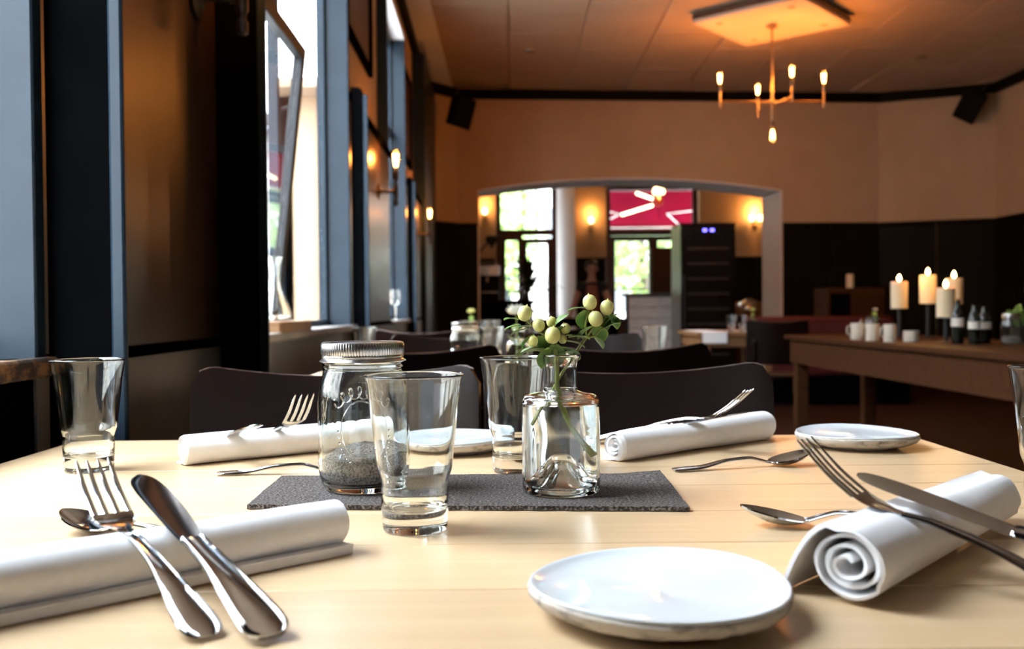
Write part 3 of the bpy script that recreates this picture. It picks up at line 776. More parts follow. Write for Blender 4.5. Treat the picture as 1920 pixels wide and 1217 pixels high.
# mason jar with ground pepper
def mason_jar(x, y, z, label, detail=True, fill=True):
    j = thing('mason_jar', label, 'jar', (x, y, z), group='screw-lid mason jars')
    o = [(0, 0.0030), (0.026, 0.0022), (0.0335, 0.0004), (0.0370, 0.0018), (0.0400, 0.0075), (0.0428, 0.018), (0.0433, 0.034), (0.0433, 0.080), (0.0428, 0.092),
         (0.0408, 0.103), (0.0378, 0.112), (0.0366, 0.1155), (0.0380, 0.1175), (0.0366, 0.1195), (0.0380, 0.1215), (0.0362, 0.124), (0.0362, 0.1375)]
    i = [(0.0352, 0.1380), (0.0335, 0.1370), (0.0335, 0.118), (0.0352, 0.112), (0.0382, 0.1015), (0.0402, 0.091), (0.0407, 0.080), (0.0407, 0.034), (0.0400, 0.018),
         (0.0365, 0.0095), (0.030, 0.0065), (0.0, 0.0070)]
    part('jar_glass', lathe(catmull(o + i, 3), 56), 'jar_glass', j)
    def knurl(r, zz, a):
        return (r + (0.00035 * math.sin(a * 90) if 0.1300 < zz < 0.1385 else 0) * detail, zz)
    band = [(0.0345, 0.1410), (0.0375, 0.1414), (0.0390, 0.1404), (0.0393, 0.1384), (0.0393, 0.1302), (0.0388, 0.1290), (0.0392, 0.1276), (0.0384, 0.1262),
            (0.0388, 0.1250), (0.0400, 0.1242), (0.0412, 0.1232), (0.0404, 0.1226), (0.0385, 0.1236)]
    part('screw_band', lathe(band, 360 if detail else 48, knurl), 'satin_steel', j)
    part('lid_disc', lathe([(0, 0.1404), (0.027, 0.1402), (0.029, 0.1396), (0.0345, 0.1399), (0.0345, 0.1389), (0, 0.1389)], 48), 'satin_steel', j)
    if fill:
        R_, n = [], 22
        Vv, Ff = [], []
        # fill surface: a sloping heap, then the wall and floor of the jar
        rings = 9
        top = []
        for q in range(rings + 1):
            rr = 0.0398 * q / rings
            ring = []
            for k in range(48):
                a = 2 * math.pi * k / 48
                px_, py_ = rr * math.cos(a), rr * math.sin(a)
                hh = 0.033 + 0.10 * px_ + 0.30 * max(0, py_) * 0.6 + 0.003 * mnoise.noise(Vector((px_ * 90, py_ * 90, 1)))
                ring.append(len(Vv)); Vv.append(Vector((px_, py_, hh)))
            top.append(ring)
        for q, (rr, zz) in enumerate([(0.0392, 0.0175), (0.0358, 0.0100), (0.029, 0.0075), (0.004, 0.0075)]):
            top.append([len(Vv) + k for k in range(48)])
            Vv += [Vector((rr * math.cos(2 * math.pi * k / 48), rr * math.sin(2 * math.pi * k / 48), zz)) for k in range(48)]
        for a_, b_ in zip(top[:-1], top[1:]):
            for k in range(48):
                Ff.append((a_[k], a_[(k + 1) % 48], b_[(k + 1) % 48], b_[k]))
        part('pepper_fill', (Vv, Ff), 'pepper', j)
    if detail:                                   # raised ornament: looping script line above an oval with beads
        Rr = 0.0434
        def onj(a, z_, lift=0.0003):
            return ((Rr + lift) * math.cos(a), (Rr + lift) * math.sin(a), z_)
        a0 = RAD(-84)
        ov = [onj(a0 + 0.44 * math.cos(t), 0.062 + 0.026 * math.sin(t)) for t in [2 * math.pi * k / 48 for k in range(49)]]
        part('raised_oval', tube(ov, 0.0007, 6), 'jar_glass', j)
        lp = [onj(a0 - 0.62 + 1.15 * t + 0.075 * math.cos(t * 40), 0.083 + 0.016 * math.sin(math.pi * t) * 0.8 + 0.0055 * math.sin(t * 40)) for t in [k / 110 for k in range(111)]]
        part('raised_script', tube(lp, 0.0007, 6), 'jar_glass', j)
        bd = [move(ball(0.0013, 6, 4), onj(a0 + 0.52 * math.cos(t), 0.060 + 0.032 * math.sin(t), 0)) for t in [math.pi + math.pi * k / 18 for k in range(19)]]
        o2 = part('raised_beads', merge(*bd), 'jar_glass', j)
        o2['kind'] = 'stuff'
    return j
mason_jar(-0.1437, 0.908, FELT_Z, 'mason jar with a steel screw lid and ground pepper on the felt runner')

# apothecary bottle with water and two berry sprigs
def bottle_vase(x, y, z, label):
    b = thing('glass_bottle_vase', label, 'vase', (x, y, z), group='round-shouldered bottle vases')
    o = [(0, 0.0320), (0.005, 0.0308), (0.011, 0.0240), (0.020, 0.0105), (0.028, 0.0020), (0.0335, 0.0002), (0.0360, 0.0030), (0.0364, 0.010), (0.0364, 0.050), (0.0364, 0.080), (0.0352, 0.0872),
         (0.0318, 0.0912), (0.022, 0.0930), (0.0168, 0.0948), (0.0156, 0.0985), (0.0153, 0.110), (0.0155, 0.1185), (0.0172, 0.1236), (0.0186, 0.1268)]
    i = [(0.0183, 0.1285), (0.0160, 0.1286), (0.0140, 0.124), (0.0131, 0.116), (0.0129, 0.100), (0.0138, 0.0930), (0.020, 0.0902), (0.0300, 0.0882), (0.0332, 0.0845), (0.0340, 0.079), (0.0340, 0.050),
         (0.0340, 0.012), (0.0322, 0.0072), (0.0275, 0.0080), (0.0195, 0.0170), (0.0110, 0.0310), (0.0055, 0.0368), (0, 0.0376)]
    part('bottle_glass', lathe(catmull(o + i, 3), 64), 'glass', b)
    w = [(0, 0.0374), (0.0055, 0.0366), (0.0111, 0.0308), (0.0196, 0.0168), (0.0276, 0.0078), (0.0323, 0.0070), (0.0342, 0.012), (0.0342, 0.050), (0.0342, 0.0790), (0.0335, 0.0828), (0.030, 0.0826), (0, 0.0824)]
    part('water', lathe(w, 64), 'water', b)
    return b
VX, VY = 0.0449, 0.8825
bottle_vase(VX, VY, FELT_Z, 'clear glass bottle vase with water and berry sprigs on the felt runner')
_lf = []
for q in range(7):
    t = q / 6
    w = 0.0062 * math.sin(math.pi * min(1, t * 0.92 + 0.06)) ** 0.8 + 0.0001
    zz = 0.0035 * math.sin(t * 2.2)
    _lf.append([(-w, 0.0165 * t, zz + 0.001), (0, 0.0165 * t, zz), (w, 0.0165 * t, zz + 0.001), (0, 0.0165 * t, zz - 0.0003)])
LEAF = tomesh('leaf', *loft(_lf), 'leaf')
_bprof = [(0, -0.0066), (0.0022, -0.0064), (0.0046, -0.0048), (0.0060, -0.0018), (0.0062, 0.0010), (0.0052, 0.0042), (0.0030, 0.0062), (0.0011, 0.0069), (0.0004, 0.0080), (0, 0.0086)]
BERRY = tomesh('berry', *lathe(catmull(_bprof, 3), 20), 'berry')
def sprig(label, stempts, rads, berries, leaves):
    s = thing('berry_sprig', label, 'flower', (VX, VY, FELT_Z), group='berry sprigs in the front bottle')
    for pts, rd in zip(stempts, rads):
        part('stem', tube(catmull([Vector(p) - Vector((VX, VY, FELT_Z)) for p in pts], 5), rd, 8), 'stem', s)
    rnd = random.Random(len(berries))
    for (px, py, r, dy) in berries:
        p = at(px, py, VY + dy) - Vector((VX, VY, FELT_Z))
        o = link('berry', BERRY, s, p, (rnd.uniform(-.35, .35), rnd.uniform(-.35, .35), rnd.uniform(0, 6)))
        k = r * VY / FPX / 0.0062
        o.scale = (k, k, k)
    for (px, py, dy, ax, az, sc_) in leaves:
        p = at(px, py, VY + dy) - Vector((VX, VY, FELT_Z))
        o = link('leaf', LEAF, s, p)
        o.rotation_euler = (RAD(ax), 0, RAD(az))
        o.scale = (sc_ * 0.92, sc_ * 0.92, sc_ * 0.92)
rim = at(1050, 680, VY)
fork_pt = at(1040, 640, VY - 0.004)
sprig('berry sprig with seven pale green berries leaning left in the bottle',
      [[at(1092, 850, VY + 0.012), at(1064, 795, VY + 0.004), at(1046, 730, VY - 0.002), at(1044, 690, VY - 0.004), fork_pt],
       [fork_pt, at(1015, 625, VY - 0.004), at(992, 605, VY - 0.002), at(985, 596, VY)], [fork_pt, at(1036, 635, VY - 0.010)], [fork_pt, at(1036, 620, VY + 0.006), at(1034, 608, VY + 0.006)],
       [fork_pt, at(1052, 625, VY), at(1059, 615, VY)], [at(1038, 655, VY - 0.004), at(1010, 655, VY - 0.006), at(999, 646, VY - 0.006)]],
      [0.0022, 0.0010, 0.0010, 0.0009, 0.0009, 0.0009],
      [(984, 588, 13.5, 0.0), (1010, 610, 11.5, -0.004), (1034, 604, 9.5, 0.006), (1060, 616, 9.5, 0.0), (1036, 629, 14.3, -0.010), (999, 640, 9.8, -0.006), (1055, 636, 8, 0.002)],
      [(972, 600, 0, -10, 120, 1.0), (975, 611, 0, -25, 100, .95), (998, 612, 0, -20, 110, .9), (990, 617, -.004, -30, 80, 1.1), (1000, 628, -.006, -60, 70, 1.1), (1012, 630, -.006, -75, -20, 1.3),
       (1043, 608, 0, 20, -60, 1.1), (1060, 630, 0, -20, -75, 1.2), (1062, 640, 0, -30, -100, 1.2), (1066, 633, -.006, -15, -85, 1.3), (1040, 646, -.010, -70, -10, 1.6), (1032, 652, -.010, -70, 40, 1.5),
       (1020, 655, -.006, -25, 80, 1.6), (1010, 650, 0, -35, 100, 1.3), (1050, 652, -.004, -40, -60, 1.6), (1026, 662, -.004, -10, 60, 1.3), (1048, 662, -.004, -20, -40, 1.3), (1035, 645, .006, 40, 180, 1.4), (1044, 640, .008, 30, 200, 1.4)])
j1 = at(1099, 633, VY + 0.002)
sprig('berry sprig with three pale green berries leaning right in the bottle',
      [[at(1004, 796, VY - 0.012), at(1022, 765, VY - 0.006), at(1045, 715, VY + 0.002), at(1072, 672, VY + 0.002), j1],
       [j1, at(1098, 610, VY), at(1104, 580, VY)], [j1, at(1110, 618, VY), at(1116, 608, VY)], [j1, at(1118, 628, VY), at(1130, 605, VY), at(1137, 590, VY)]],
      [0.0015, 0.0010, 0.0009, 0.0009],
      [(1106, 567, 13.2, 0.0), (1138, 577, 13, 0.0), (1117, 598, 13.5, -0.004)],
      [(1098, 578, 0, -20, 100, 1.1), (1099, 582, -.003, -70, 20, 1.3), (1106, 584, 0, -60, -30, 1.1), (1112, 612, -.004, -50, 60, 1.3), (1120, 612, -.004, -60, -20, 1.4), (1135, 592, -.002, -70, 10, 1.4),
       (1143, 590, 0, -60, -40, 1.2), (1124, 622, 0, 10, -80, 1.4), (1128, 616, 0, 30, -75, 1.3), (1114, 632, 0, -60, -60, 1.0)])

# plates
def plate(x, y, label, d=0.150, seed=0, z=TABLE_Z):
    p = thing('side_plate', label, 'plate', (x, y, z + 0.0003), random.Random(seed).uniform(0, 6), group='handmade white glazed plates')
    k = d / 0.150
    def wob(r, zz, a):
        return (r * (1 + 0.012 * math.sin(2 * a + seed) + 0.006 * math.sin(5 * a + seed * 2)) * k, zz + (0.0012 * math.sin(2 * a + seed * 1.7) if zz > 0.008 else 0))
    def wob2(r, zz, a):
        rr, z2 = wob(r, zz, a)
        return (rr + 0.0006 * mnoise.noise(Vector((math.cos(a) * 14, math.sin(a) * 14, zz * 400 + seed))), z2 + 0.0006 * mnoise.noise(Vector((math.cos(a) * 18, math.sin(a) * 18, seed))))
    body = [(0, 0.002), (0.040, 0.002), (0.044, 0.0), (0.048, 0.0), (0.051, 0.0025), (0.064, 0.0055), (0.0715, 0.0085), (0.0745, 0.0120), (0.0750, 0.0150), (0.0736, 0.0165), (0.0700, 0.0125), (0.060, 0.0085), (0, 0.0080)]
    part('stoneware_body', lathe(body, 120, wob2), 'stoneware', p)
    gl = [(0, 0.0125), (0.030, 0.0128), (0.055, 0.0138), (0.066, 0.0155), (0.0715, 0.0178), (0.0736, 0.0183), (0.0741, 0.0172), (0.0735, 0.0165)]
    part('glaze', lathe(catmull(gl, 3), 120, wob), 'glaze', p)
plate(0.0835, 0.5445, 'white glazed side plate nearest the camera on the front table', 0.152, 1)
plate(0.434, 1.190, 'white glazed side plate at the far right corner of the front table', 0.148, 2)
plate(-0.073, 1.185, 'white glazed side plate behind the tumblers at the far edge of the front table', 0.150, 3)

# rolled napkins
def napkin(pA, pB, rA, rB, label, seed=0, tent=0, turns=3.6, side=1, fl=1.12, ft=0.0031):
    pA, pB = Vector(pA), Vector(pB)
    ax = (pB - pA)
    L = ax.length
    ax.normalize()
    sd = Vector((ax.y, -ax.x, 0)) * side
    n = thing('rolled_napkin', label, 'napkin', (pA.x, pA.y, TABLE_Z))
    N = int(turns * 30)
    secs = []
    for i in range(15):
        t = i / 14
        r = rA * (1 - t) + rB * t
        r *= 1 + 0.02 * mnoise.noise(Vector((t * 4, seed, 0)))
        th = 0.0020
        outer, inner = [], []
        if tent:                                 # loose outer flap standing off the roll
            for q in range(8):
                u = q / 8
                vv = -r * (1.75 - 1.35 * u) * (1 + 0.1 * t)
                ww = r * (0.02 + 1.93 * math.sin(u * math.pi / 2) ** 0.9)
                outer.append((vv, ww + 0.0004)); inner.append((vv + th * 0.8, max(ww - th, 0.0002)))
            th0 = RAD(104)
        else:                                    # free edge lying flat beside the roll
            for q in range(5):
                u = q / 5
                outer.append((r * (fl - (fl - 0.12) * u), ft - 0.001 * u)); inner.append((r * (fl - 0.02 - (fl - 0.14) * u), 0.0006))
            th0 = RAD(-92)
        for q in range(N + 1):
            f = q / N
            a = th0 - 2 * math.pi * turns * f
            rr = r * (1 - 0.80 * f) - (0.0022 if tent and f < 0.12 else 0)
            sq = 1 + 0.05 * math.sin(2 * a + seed)
            cx, cz = 0.0, r * 0.98
            outer.append((cx + rr * math.cos(a) * sq * 1.05, cz + rr * math.sin(a) * 0.97))
            r2 = rr - min(th, r * 0.80 / turns * 0.62)
            inner.append((cx + r2 * math.cos(a) * sq * 1.05, cz + r2 * math.sin(a) * 0.97))
        ring = outer + inner[::-1]
        sec = []
        m = len(ring)
        for q, (v_, w_) in enumerate(ring):
            f = q / m
            x = L * t
            edge = (1 if i == 14 else -1 if i == 0 else 0)
            x += edge * (0.0025 * math.sin(f * 12 + seed) + 0.002)
            sag = 0.0015 * mnoise.noise(Vector((t * 3, v_ * 60, w_ * 60 + seed)))
            p = ax * x + sd * (v_ + sag) + Vector((0, 0, max(w_ + sag * 0.6, 0.0004)))
            sec.append(p)
        secs.append(sec)
    # end strips close the cloth edge
    m = len(secs[0])
    h = m // 2
    V, F = [], []
    for s_ in (secs[0], secs[-1]):
        b0 = len(V)
        V += s_
        F += [(b0 + q, b0 + q + 1, b0 + m - 2 - q, b0 + m - 1 - q) for q in range(h - 1)]
    part('cloth', merge(loft(secs, cap=False), (V, F)), 'napkin', n)
    return n
napkin((-0.134, 0.694, 0), (-0.345, 0.505, 0), 0.0195, 0.0205, 'rolled white napkin under the fork and knife at the near left', 1, side=-1, fl=1.18, ft=0.0075)
napkin((0.197, 0.553, 0), (0.392, 0.765, 0), 0.0245, 0.0205, 'rolled white napkin with an open spiral end at the near right', 2, tent=1, turns=3.2)
napkin((-0.378, 1.085, 0), (-0.165, 1.235, 0), 0.0190, 0.0195, 'rolled white napkin at the far left of the front table, by the mason jar', 3, side=-1)
napkin((0.118, 1.085, 0), (0.335, 1.258, 0), 0.0185, 0.0205, 'rolled white napkin at the far right of the front table, behind the bottle', 4, side=-1)

# cutlery: local y runs from the handle's end to the tip
def interp(tab, y):                              # monotone cubic through a table of (y, value)
    n = len(tab)
    y = min(max(y, tab[0][0]), tab[-1][0])
    h = [tab[i + 1][0] - tab[i][0] for i in range(n - 1)]
    d = [(tab[i + 1][1] - tab[i][1]) / h[i] for i in range(n - 1)]
    m = [d[0]] + [0 if d[i - 1] * d[i] <= 0 else 2 * d[i - 1] * d[i] / (d[i - 1] + d[i]) for i in range(1, n - 1)] + [d[-1]]
    for i in range(n - 1):
        if y <= tab[i + 1][0]:
            t = (y - tab[i][0]) / h[i]
            return ((2 * t ** 3 - 3 * t * t + 1) * tab[i][1] + (t ** 3 - 2 * t * t + t) * h[i] * m[i]
                    + (-2 * t ** 3 + 3 * t * t) * tab[i + 1][1] + (t ** 3 - t * t) * h[i] * m[i + 1])
    return tab[-1][1]
_cs = [(-1, 0.0), (-.95, .7), (-.86, 1.0), (-.76, .95), (-.68, .55), (-.4, .35), (0, .3), (.4, .35), (.68, .55), (.76, .95), (.86, 1.0), (.95, .7), (1, 0), (.7, -.6), (0, -.8), (-.7, -.6)]
def handle(wtab, ztab, ttab, y0, y1, n=40):
    secs = []
    for k in range(n + 1):
        y = y0 + (y1 - y0) * (k / n) ** 1.0
        w, z, t = interp(wtab, y), interp(ztab, y), interp(ttab, y)
        secs.append([(u * w, y, z + v * t) for u, v in _cs])
    return loft(secs)
zf = [(0, .0025), (.03, .0035), (.075, .0065), (.11, .0050), (.130, .0010), (.148, -.0005), (.170, .0045), (.205, .0200)]
wfk = [(0, .0058), (.002, .0085), (.006, .0106), (.014, .0116), (.025, .0110), (.05, .0080), (.08, .0052), (.11, .0040), (.128, .0038)]
FK_H = tomesh('handle', *handle(wfk, zf, [(0, .0012), (.02, .0017), (.10, .0020), (.128, .0020)], 0, .128), 'steel')
whd = [(.1275, .0037), (.131, .0050), (.134, .0045), (.140, .0085), (.147, .0118), (.155, .0126), (.158, .0127)]
secs = []
for k in range(17):
    y = .1275 + (.158 - .1275) * k / 16
    w, z = interp(whd, y), interp(zf, y)
    secs.append([(u * w, y, z + v * 0.0011 + 0.0012 * u * u) for u, v in [(-1, .3), (-.5, 1), (0, .8), (.5, 1), (1, .3), (.5, -.9), (0, -1), (-.5, -.9)]])
FK_B = tomesh('head', *loft(secs), 'steel')
FK_T = []
for x in (-.0109, -.00365, .00365, .0109):
    secs = []
    for k in range(13):
        y = .1575 + .0475 * k / 12
        w = .0021 - .0011 * (k / 12) ** 2
        xx = x * (1 - 0.04 * k / 12)
        z = interp(zf, y) + 0.0012 * (xx / .0127) ** 2
        if k == 12: w *= 0.45
        secs.append([(xx + w * math.cos(a), y, z + .0009 * math.sin(a)) for a in [2 * math.pi * q / 8 for q in range(8)]])
    FK_T.append(tomesh('tine', *loft(secs), 'steel'))
zk = [(0, .004), (.06, .0055), (.115, .0045), (.22, .0045)]
wkn = [(0, .0080), (.002, .0106), (.006, .0126), (.014, .0132), (.03, .0122), (.06, .0094), (.09, .0076), (.110, .0072), (.113, .0080), (.116, .0064)]
KN_H = tomesh('handle', *handle(wkn, zk, [(0, .0028), (.01, .0042), (.06, .0042), (.112, .0034), (.116, .0026)], 0, .116), 'steel')
secs = []
for k in range(29):
    y = .1155 + (.215 - .1155) * k / 28
    w = interp([(.1155, .0078), (.125, .0088), (.165, .0108), (.185, .0110), (.20, .0098), (.209, .0072), (.2135, .0040), (.215, .0012)], y)
    off = 0.0012 * math.sin((y - .115) / .1 * math.pi)
    secs.append([(u * w + off, y, .0045 + v) for u, v in [(-1, 0), (-.6, .0007), (.9, .0010), (1, 0), (.9, -.0010), (-.6, -.0007)]])
KN_B = tomesh('blade', *loft(secs), 'steel')
zs = [(0, .0022), (.03, .0030), (.065, .0090), (.090, .0105), (.106, .0070), (.116, .0045), (.168, .0150)]
wsp = [(0, .0050), (.003, .0078), (.010, .0086), (.03, .0070), (.07, .0040), (.105, .0028), (.116, .0036)]
SP_H = tomesh('handle', *handle(wsp, zs, [(0, .0010), (.02, .0015), (.116, .0018)], 0, .116), 'steel')
secs = []
for k in range(25):
    t = k / 24
    y = .1145 + .0535 * t
    w = 0.0168 * (math.sin(math.pi * min(1, t ** 0.82)) ** 0.62) + 0.0010
    if k == 0: w = .0030
    ez = .0052 + .0115 * t ** 1.15
    dp = .0075 * math.sin(math.pi * t) ** 0.8
    us = [-1 + 2 * q / 10 for q in range(11)]
    top = [(u * w, y, ez - dp * (1 - u * u) ** 0.9 + .0005) for u in us]
    bot = [(u * w * 1.02, y, ez - dp * (1 - u * u) ** 0.9 - .0007) for u in us[::-1]]
    secs.append(top + bot)
SP_B = tomesh('bowl', *loft(secs), 'steel')
def aim(p0, p1, roll=0.0):
    p0, p1 = Vector(p0), Vector(p1)
    y = (p1 - p0).normalized()
    z = Vector((0, 0, 1))
    z = (z - y * z.dot(y)).normalized()
    x = y.cross(z)
    m = Matrix((x, y, z)).transposed().to_4x4()
    return Matrix.Translation(p0) @ m @ Matrix.Rotation(RAD(roll), 4, 'Y')
def fork(p0, p1, label, roll=0):
    t = thing('table_fork', label, 'fork', mat4=aim(p0, p1, roll), group='polished steel forks')
    link('handle', FK_H, t); link('head', FK_B, t)
    for m in FK_T: link('tine', m, t)
def knife(p0, p1, label, roll=0):
    t = thing('table_knife', label, 'knife', mat4=aim(p0, p1, roll), group='polished steel knives')
    link('handle', KN_H, t); link('blade', KN_B, t)
def spoon(p0, p1, label, roll=0):
    t = thing('tea_spoon', label, 'spoon', mat4=aim(p0, p1, roll), group='polished steel teaspoons')
    link('handle', SP_H, t); link('bowl', SP_B, t)
TZ = TABLE_Z
fork((-0.164, 0.502, TZ), (-0.283, 0.640, TZ + 0.051), 'steel fork lying across the near left napkin, tines up')
knife((-0.129, 0.4985, TZ), (-0.258, 0.652, TZ + 0.056), 'steel knife lying across the near left napkin')
spoon((-0.213, 0.697, TZ), (-0.348, 0.757, TZ), 'steel teaspoon half hidden behind the near left napkin')
fork((0.335, 0.515, TZ), (0.207, 0.636, TZ + 0.060), 'steel fork lying across the near right napkin with the spiral end')
knife((0.397, 0.516, TZ), (0.233, 0.6466, TZ + 0.057), 'steel knife lying across the near right napkin with the spiral end', -9)
spoon((0.350, 0.748, TZ), (0.186, 0.757, TZ), 'steel teaspoon reaching out from under the near right napkin')
fork((-0.325, 1.205, TZ), (-0.222, 1.030, TZ + 0.068), 'steel fork standing up on the far left napkin beside the jar')
knife((-0.395, 1.200, TZ), (-0.282, 1.035, TZ + 0.046), 'steel knife lying across the far left napkin')
spoon((-0.320, 1.015, TZ), (-0.155, 1.020, TZ), 'steel teaspoon lying behind the jar, left of the felt runner')
fork((0.132, 1.225, TZ + 0.006), (0.268, 1.105, TZ + 0.056), 'steel fork standing up on the far right napkin')
knife((0.105, 1.235, TZ), (0.265, 1.125, TZ + 0.044), 'steel knife lying flat across the far right napkin')
spoon((0.172, 1.012, TZ), (0.320, 1.050, TZ), 'steel teaspoon lying alone between the bottle and the far right plate')

# ------------------------------------------------------------------ chairs
def chair(x, y, rz, label, group='bent plywood chairs', w=0.425):
    t = thing('bentwood_chair', label, 'chair', (x, y, 0), rz, group)
    hw = w / 2
    def back(u, v):
        xx = (u * 2 - 1) * hw
        e = max(0.0, abs(xx) - (hw - 0.035))
        top = 0.826 + 0.024 * (2 * u - 1) ** 2 - (0.035 - math.sqrt(max(0, 0.035 ** 2 - e * e))) * 0.9
        z = 0.53 + (top - 0.53) * v
        return Vector((xx, 0.20 + 0.04 * v - 0.055 * (2 * u - 1) ** 2, z))
    br = part('backrest', shell(back, 36, 8, 0.011), 'chair', t)
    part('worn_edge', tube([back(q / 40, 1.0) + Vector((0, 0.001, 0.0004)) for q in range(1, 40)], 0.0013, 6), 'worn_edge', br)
    def seat(u, v):
        xx = (u * 2 - 1) * hw * (0.86 + 0.14 * (1 - v))
        return Vector((xx, -0.20 + 0.40 * v, 0.455 - 0.012 * math.sin(math.pi * v) * (1 - (2 * u - 1) ** 2)))
    part('seat', shell(seat, 12, 10, 0.014), 'chair', t)
    for sx in (-1, 1):
        part('leg', tube([(sx * 0.17, -0.17, 0.44), (sx * 0.19, -0.20, 0.0)], [0.016, 0.012], 10), 'chair', t)
        part('leg', tube(catmull([(sx * 0.16, 0.228, 0.70), (sx * 0.165, 0.20, 0.45), (sx * 0.18, 0.22, 0.0)], 4), 0.014, 10), 'chair', t)
    part('stretcher', tube([(-0.18, 0.18, 0.25), (0.18, 0.18, 0.25)], 0.009, 8), 'chair', t)
    return t
cx = lambda px, d: (px - 960) / FPX * d
chair(cx(637, 1.42), 1.20, 0, 'dark plywood chair across the front table, left of the pair')
chair(cx(1172, 1.42), 1.20, 0, 'dark plywood chair across the front table, right of the pair, behind the flower bottle')
chair(cx(768, 2.2), 2.42, math.pi, 'reddish-brown plywood chair with its back to the front table, behind the mason jar')
chair(cx(1168, 2.2), 2.42, math.pi, 'reddish-brown plywood chair with its back to the front table, behind the berry sprigs')
chair(cx(845, 3.2), 3.05, 0, 'dark plywood chair on the far side of the second table, near the windows')
chair(cx(1090, 3.2), 3.05, 0, 'dark plywood chair on the far side of the second table, under the arch view')

# ------------------------------------------------------------------ second and third tables with their things
def simple_table(name, label, x0, x1, y0, y1, mat='maple', z=TABLE_Z, nb=5, rz=0, leg=0.06, apron=0.08):
    cxx, cyy = (x0 + x1) / 2, (y0 + y1) / 2
    t = thing(name, label, 'table', (cxx, cyy, 0), rz)
    hx, hy = (x1 - x0) / 2, (y1 - y0) / 2
    for k in range(nb):
        a, b = -hy + 2 * hy * k / nb, -hy + 2 * hy * (k + 1) / nb
        part('board', box(-hx, hx, a + .0004, b - .0004, z - 0.03, z, 0.001), mat, t)
    i = 0.03
    part('apron', box(-hx + i, hx - i, -hy + i, -hy + i + .02, z - .03 - apron, z - .0305), mat, t, smooth=False)
    part('apron', box(-hx + i, hx - i, hy - i - .02, hy - i, z - .03 - apron, z - .0305), mat, t, smooth=False)
    part('apron', box(-hx + i, -hx + i + .02, -hy + i + .021, hy - i - .021, z - .03 - apron, z - .0305), mat, t, smooth=False)
    part('apron', box(hx - i - .02, hx - i, -hy + i + .021, hy - i - .021, z - .03 - apron, z - .0305), mat, t, smooth=False)
    for sx in (-1, 1):
        for sy in (-1, 1):
            part('leg', move(box(-leg / 2, leg / 2, -leg / 2, leg / 2, 0, z - .0305, 0.004), (sx * (hx - i - leg / 2 - .021), sy * (hy - i - leg / 2 - .021), 0)), mat, t)
    return t
simple_table('dining_table', 'maple plank table behind the dark chairs, second from the camera', -0.56, 0.55, 2.34, 3.14, nb=7)
mason_jar(cx(872, 2.75), 2.75, TABLE_Z, 'mason jar of pale grains on the second table', detail=False)
tumbler(cx(922, 2.9), 2.90, 'tumbler beside the mason jar on the second table')
tumbler(cx(1228, 2.85), 2.85, 'tumbler standing at the right of the second table')
tumbler(cx(684, 3.05), 3.05, 'tumbler at the window end of the second table')
b2 = bottle_vase(cx(974, 2.6), 2.6, TABLE_Z, 'bottle vase with a white flower on the second table')
def bloom(x, y, z, label, r=0.032, stem=0.09, mat='white_petal', n=16, cat='flower'):
    t = thing('cut_flower', label, cat, (x, y, z))
    part('stem', tube([(0, 0, -stem), (0.004, 0, -stem / 2), (0, 0, 0)], 0.002, 6), 'stem', t)
    vs = []
    rnd = random.Random(int(x * 1000))
    for k in range(n):
        a = k * 2.4
        q = 0.25 + 0.75 * k / n
        m4 = Matrix.Rotation(a, 4, 'Z') @ Matrix.Rotation(q * 1.25, 4, 'Y') @ Matrix.Scale(1.0, 4)
        petal = [Vector((-.35 * r, 0, .2 * r)), Vector((0, -.42 * r, .6 * r)), Vector((.1 * r, 0, 1.05 * r)), Vector((0, .42 * r, .6 * r)), Vector((.15 * r, 0, .6 * r))]
        vs.append(([m4 @ p for p in petal], [(0, 1, 4), (1, 2, 4), (2, 3, 4), (3, 0, 4)]))
    part('bloom', merge(*vs), mat, t)
    for k in range(3):
        part('leaf', xf((LEAF_V, LEAF_F), Matrix.Translation((0, 0, -stem * (0.3 + .2 * k))) @ Matrix.Rotation(k * 2.1, 4, 'Z') @ Matrix.Rotation(.5, 4, 'X') @ Matrix.Scale(2.2, 4)), 'leaf', t)
    return t
LEAF_V, LEAF_F = loft(_lf)
p = at(966, 584, 2.6)
bloom(cx(968, 2.6), 2.6, p.z - 0.012, 'white round flower in the bottle vase on the second table', 0.036, 0.16)
fork((cx(610, 2.7), 2.62, TABLE_Z), (cx(690, 2.7), 2.80, TABLE_Z + 0.012), 'steel fork lying at the window end of the second table')
knife((cx(800, 2.5), 2.56, TABLE_Z + .002), (cx(835, 2.5), 2.70, TABLE_Z + 0.05), 'steel knife propped up on the second table beside its jar')
napkin((cx(765, 2.5), 2.68, 0), (cx(850, 2.5), 2.62, 0), 0.019, 0.019, 'rolled white napkin on the second table', 5)

simple_table('dining_table', 'maple plank table behind the white flower, third from the camera', -0.55, 0.45, 4.5, 5.3, nb=7)
for k, (px, d, lab) in enumerate([(905, 4.75, 'tumbler on the third table beside the green flower'), (925, 4.9, 'tumbler on the third table behind the white flower'), (870, 4.8, 'tumbler at the window end of the third table'), (1000, 4.8, 'tumbler on the third table behind the berries')]):
    tumbler(cx(px, d), d, lab)
bottle_vase(cx(885, 4.7), 4.7, TABLE_Z, 'bottle vase with green berries on the third table')
bloom(cx(884, 4.7), 4.7, at(884, 588, 4.7).z, 'small yellow-green flower on the third table', 0.030, 0.12, 'berry')
chair(cx(800, 4.4), 4.35, math.pi, 'dark plywood chair with its back turned at the third table, near the wine glass')
chair(cx(1010, 4.4), 4.35, math.pi, 'dark plywood chair with its back turned at the third table, behind the white flower')

